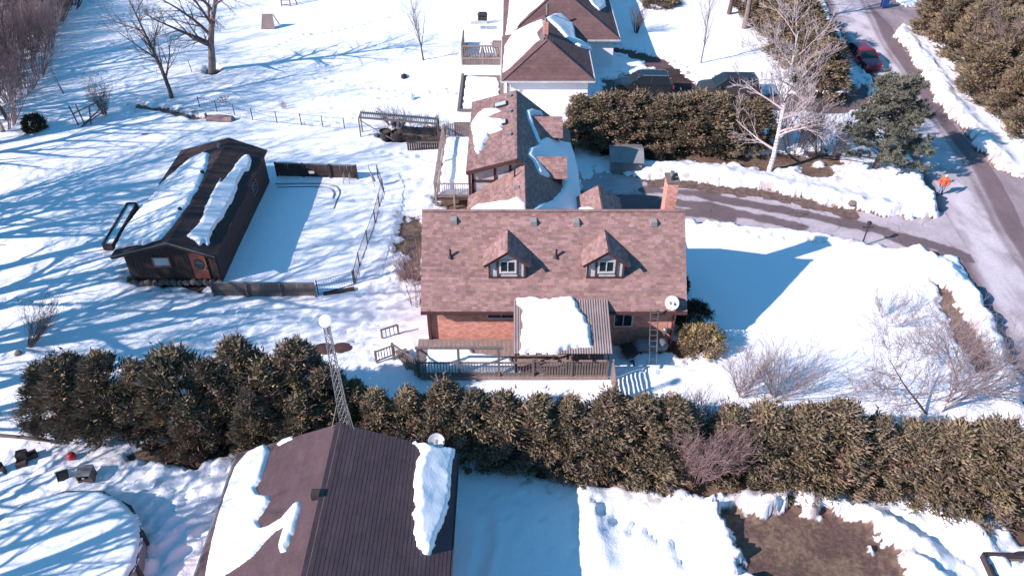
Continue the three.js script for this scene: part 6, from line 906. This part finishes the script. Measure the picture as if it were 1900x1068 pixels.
  const bb = thing('blue_bin', 'small blue bin at the far street corner', 'bin', at([38.73, 0, -81.57], 0.05)); part(bb, 'bin_body', new B().hexa([V(-0.26, 0, 0.26), V(0.26, 0, 0.26), V(0.26, 0, -0.26), V(-0.26, 0, -0.26), V(-0.32, 0.95, 0.32), V(0.32, 0.95, 0.32), V(0.32, 0.95, -0.32), V(-0.32, 0.95, -0.32)]), mat([0.03, 0.1, 0.4], 0.5)); part(bb, 'lid', new B().box(0, 0.99, 0, 0.7, 0.07, 0.72), mat([0.03, 0.1, 0.4], 0.5));
  // upturned boat-like trough, fallen timber frame, A-frame board and play ladder in the far yard
  const tr = thing('upturned_trough', 'pinkish upturned trough lying in snow near the wire fence', 'trough', at([-22.83, 0, -55.75], 0.2), -0.08), tb = new B(); ringLoft(tb, [[-1.15, 0.16], [-1.0, 0.34], [0, 0.42], [1.0, 0.36], [1.2, 0.18]].map(([x, r]) => Array.from({ length: 10 }, (_, k) => { const a = Math.PI * k / 9; return V(x, Math.sin(a) * r * 1.2, Math.cos(a) * r); }))); part(tr, 'hull', tb, mat([0.36, 0.24, 0.23], 0.8)); part(tr, 'end_board', new B().box(-1.1, 0.35, 0, 0.06, 0.5, 0.3), mat([0.36, 0.24, 0.23], 0.8));
  const fr = thing('collapsed_arbour', 'collapsed grey timber arbour beside the brown shrub', 'arbour', at([-32.92, 0, -55.12], 0.2)); for (const [a, c] of [[[-0.6, 0, 0.3], [-1.1, 1.5, -0.2]], [[-0.1, 0, 0.3], [-0.6, 1.5, -0.3]], [[-0.4, 0, 0.5], [1.4, 1.3, -1.0]], [[-0.3, 0.1, 0.6], [1.6, 1.0, -0.8]], [[-0.9, 0.9, 0.0], [0.9, 1.5, -0.9]], [[0.3, 0, 0.2], [0.2, 1.2, -0.6]]]) part(fr, 'beam', new B().bar(V(...a), V(...c), 0.09, 0.07), M.grayWood);
  const af = thing('slide_board', 'leaning grey A-frame board on the far top lawn', 'board', at([-23.7, 0, -75.11], 0.1)); part(af, 'board', new B().slab([V(-0.7, 0, 0.5), V(0.7, 0, 0.5), V(0.5, 1.5, -0.2), V(-0.5, 1.5, -0.2)], V(0, 0.4, 1), 0.05), mat([0.3, 0.24, 0.22], 0.9)); for (const x of [-0.4, 0.55]) part(af, 'strut', new B().bar(V(x, 1.45, -0.2), V(x + 0.3, 0, -1.0), 0.06, 0.06), M.darkMetal);
  const pl = thing('play_ladder', 'brown climbing ladder of a play frame at the top edge', 'play frame', at([-23.46, 0, -81.57], 0.1)); for (const x of [-0.45, 0.45]) part(pl, 'stile', new B().bar(V(x, 0, 0.3), V(x, 2.6, -0.5), 0.1, 0.1), M.grayWood); for (let i = 0; i < 6; i++) part(pl, 'rung', new B().bar(V(-0.45, 0.3 + i * 0.4, 0.2 - i * 0.12), V(0.45, 0.3 + i * 0.4, 0.2 - i * 0.12), 0.08, 0.05), M.grayWood); part(pl, 'leg', new B().bar(V(0.5, 2.5, -0.5), V(1.1, 0, -0.2), 0.08, 0.08), M.grayWood);
  const blob = (name, label, cat, p, sx, sy, sz, m, seed, y = 0.2) => { const g = new THREE.IcosahedronGeometry(0.5, 3), a = g.attributes.position; for (let i = 0; i < a.count; i++) { const k = 0.82 + 0.36 * fbm(a.getX(i) * 3 + seed, a.getY(i) * 3 + a.getZ(i) * 2.3, 3); a.setXYZ(i, a.getX(i) * sx * k, a.getY(i) * sy * k, a.getZ(i) * sz * k); } g.computeVertexNormals(); const o = single(name, g, m, label, cat); o.position.set(p[0], y + sy * 0.25, p[2]); return o; };
  blob('refuse_bag', 'black bag lying on the far snowy lawn', 'bag', [-9.32, 0, -63.76], 0.55, 0.4, 0.95, M.black, 1);
  blob('rock', 'grey rock in snow left of the cedar clump', 'rock', [-23.55, 0, -28.59], 0.8, 0.5, 0.5, M.stone, 2); blob('rock', 'dark rock at foot of the fan-shaped shrub', 'rock', [-25.73, 0, -29.46], 0.35, 0.3, 0.4, M.stone, 3);
  blob('rock', 'left of three stones on the driveway bank', 'rock', [22.53, 0, -43.61], 0.7, 0.5, 0.5, M.stone, 4, 0.25); blob('rock', 'middle of three stones on the driveway bank', 'rock', [23.42, 0, -43.48], 0.6, 0.45, 0.45, M.stone, 5, 0.25); blob('rock', 'right of three stones on the driveway bank', 'rock', [24.25, 0, -43.41], 0.5, 0.4, 0.4, M.stone, 6, 0.25);
  blob('rubber_mat', 'left of two brown mats in snow by the antenna mast', 'mat', [-9.87, 0, -29.79], 1.1, 0.12, 0.9, M.trim, 7, 0.26); blob('rubber_mat', 'right of two brown mats in snow by the antenna mast', 'mat', [-8.92, 0, -29.87], 1.1, 0.12, 0.8, M.trim, 8, 0.26);
  blob('fallen_log', 'dark log lying on snow behind the pool cabin', 'log', [-27.88, 0, -53.37], 0.6, 0.18, 0.2, M.bark, 9);
  blob('snowman_remains', 'small melted snow heap on the far lawn', 'snow heap', [-8.27, 0, -59.36], 0.5, 0.8, 0.5, M.roofSnow, 10);
  // clutter at the left edge below the cedars
  const ct = thing('side_table', 'grey box-shaped garden table below the cedar clump', 'table', at([-18.76, 0, -21.54], 0.15), 0.1); part(ct, 'top', new B().box(0, 0.62, 0, 0.62, 0.06, 0.62), M.grayVent); for (const x of [-0.28, 0.28]) part(ct, 'side_panel', new B().box(x, 0.3, 0, 0.05, 0.58, 0.56), M.grayWood); part(ct, 'shelf', new B().box(0, 0.25, 0, 0.5, 0.04, 0.56), M.grayWood); part(ct, 'latch', new B().box(0, 0.45, 0.3, 0.12, 0.06, 0.03), M.white);
  const fc = thing('folding_chair', 'tipped dark folding chair beside the grey garden table', 'chair', at([-19.82, 0, -21.54], 0.15), 0.5); part(fc, 'seat', new B().slab([V(-0.25, 0.05, 0.25), V(0.25, 0.05, 0.25), V(0.28, 0.5, -0.1), V(-0.22, 0.5, -0.1)], V(0, 0.4, 0.5), 0.04), M.black); for (const x of [-0.25, 0.25]) part(fc, 'frame', new B().tube([V(x, 0.0, 0.3), V(x + 0.02, 0.55, -0.12), V(x + 0.5, 0.1, -0.3)], 0.015, 5), M.metal);
  single('red_ball', new THREE.SphereGeometry(0.2, 20, 14), M.red, 'red ball lying on the snow below the cedars', 'ball').position.set([-19.92, 0, -22.62][0], 0.42, [-19.92, 0, -22.62][2]);
  const wp = thing('wood_stack', 'snow-dusted brown crates stacked at far left below cedars', 'crates', at([-22.02, 0, -22.28], 0.12), 0.3); for (const [x, y, z] of [[0, 0.18, 0], [0.35, 0.17, -0.4], [0.05, 0.5, -0.25]]) part(wp, 'crate', new B().box(x, y, z, 0.42, 0.32, 0.36, x), M.darkWood);
  const lg = thing('log_pile', 'upright dark logs cut by the left edge of the picture', 'logs', at([-22.74, 0, -21.92], 0.1)); for (let i = 0; i < 4; i++) part(lg, 'log', new B().tube([V(i * 0.17 - 0.3, 0, (i % 2) * 0.15), V(i * 0.17 - 0.33, 0.8 - i * 0.1, (i % 2) * 0.15 - 0.1)], 0.085, 8), M.darkWood);
  single('fallen_log', new B().tube([V(-25.2, 0.38, -24.0), V(-22.6, 0.42, -23.7), V(-20.6, 0.35, -23.4)], [0.09, 0.075, 0.04], 7), M.bark, 'thin fallen trunk on snow running into the cedar clump', 'log');
  const tl = thing('trailer', 'dark flat trailer corner holding snow at the bottom right', 'trailer', [[19.68, 0, -16.81][0], 0, [19.68, 0, -16.81][2]], -0.05); for (const [a, c] of [[[-0.9, 0.55, -0.7], [2.2, 0.55, -0.7]], [[-0.9, 0.55, -0.7], [-0.9, 0.55, 1.4]], [[-0.9, 0.55, 1.4], [2.2, 0.55, 1.4]], [[2.2, 0.55, -0.7], [2.2, 0.55, 1.4]]]) part(tl, 'side_rail', new B().bar(V(...a), V(...c), 0.1, 0.3), M.trimDark); part(tl, 'bed', new B().box(0.65, 0.42, 0.35, 3.0, 0.06, 2.0), M.grayWood); for (const z of [-0.85, 1.55]) part(tl, 'wheel', new THREE.TorusGeometry(0.22, 0.1, 8, 18).translate(0.7, 0.32, z), M.rubber);
  snowPatch('thin snow on the bed of the bottom right trailer', V([19.68, 0, -16.81][0] - 0.7, 0.46, [19.68, 0, -16.81][2] - 0.55), X1, Z1, [[0.1, 0.1], [2.6, 0.1], [2.6, 1.7], [0.1, 1.7]], 0.05, { name: 'trailer_snow', rag: 0.3 });
  const pr = thing('tree_guard_post', 'thin leaning post near the big pale-trunked tree', 'post', at([-27.86, 0, -64.65], 0)); part(pr, 'post', new B().tube([V(0, 0, 0), V(-0.1, 1.4, 0)], 0.03, 5), M.bark);
  single('firewood', new B().bar(V(24.9, 0.55, -21.9), V(25.3, 0.1, -18.4), 0.12, 0.1), M.bark, 'pale branch lying at the right end of the long hedge', 'branch').position.x = -1.9;
  const st = thing('rubble_heap', 'small heap of stones and twigs by the pine foot at road', 'stones', at([27.57, 0, -46.38], 0.3)); const R = rng(66); for (let i = 0; i < 9; i++) part(st, 'stone', new B().add(new THREE.DodecahedronGeometry(0.16, 0), mtx((R() - 0.5) * 0.9, 0.1 + R() * 0.15, (R() - 0.5) * 0.7, R(), R(), 0)), M.stone);
}

renderer.render(scene, camera);
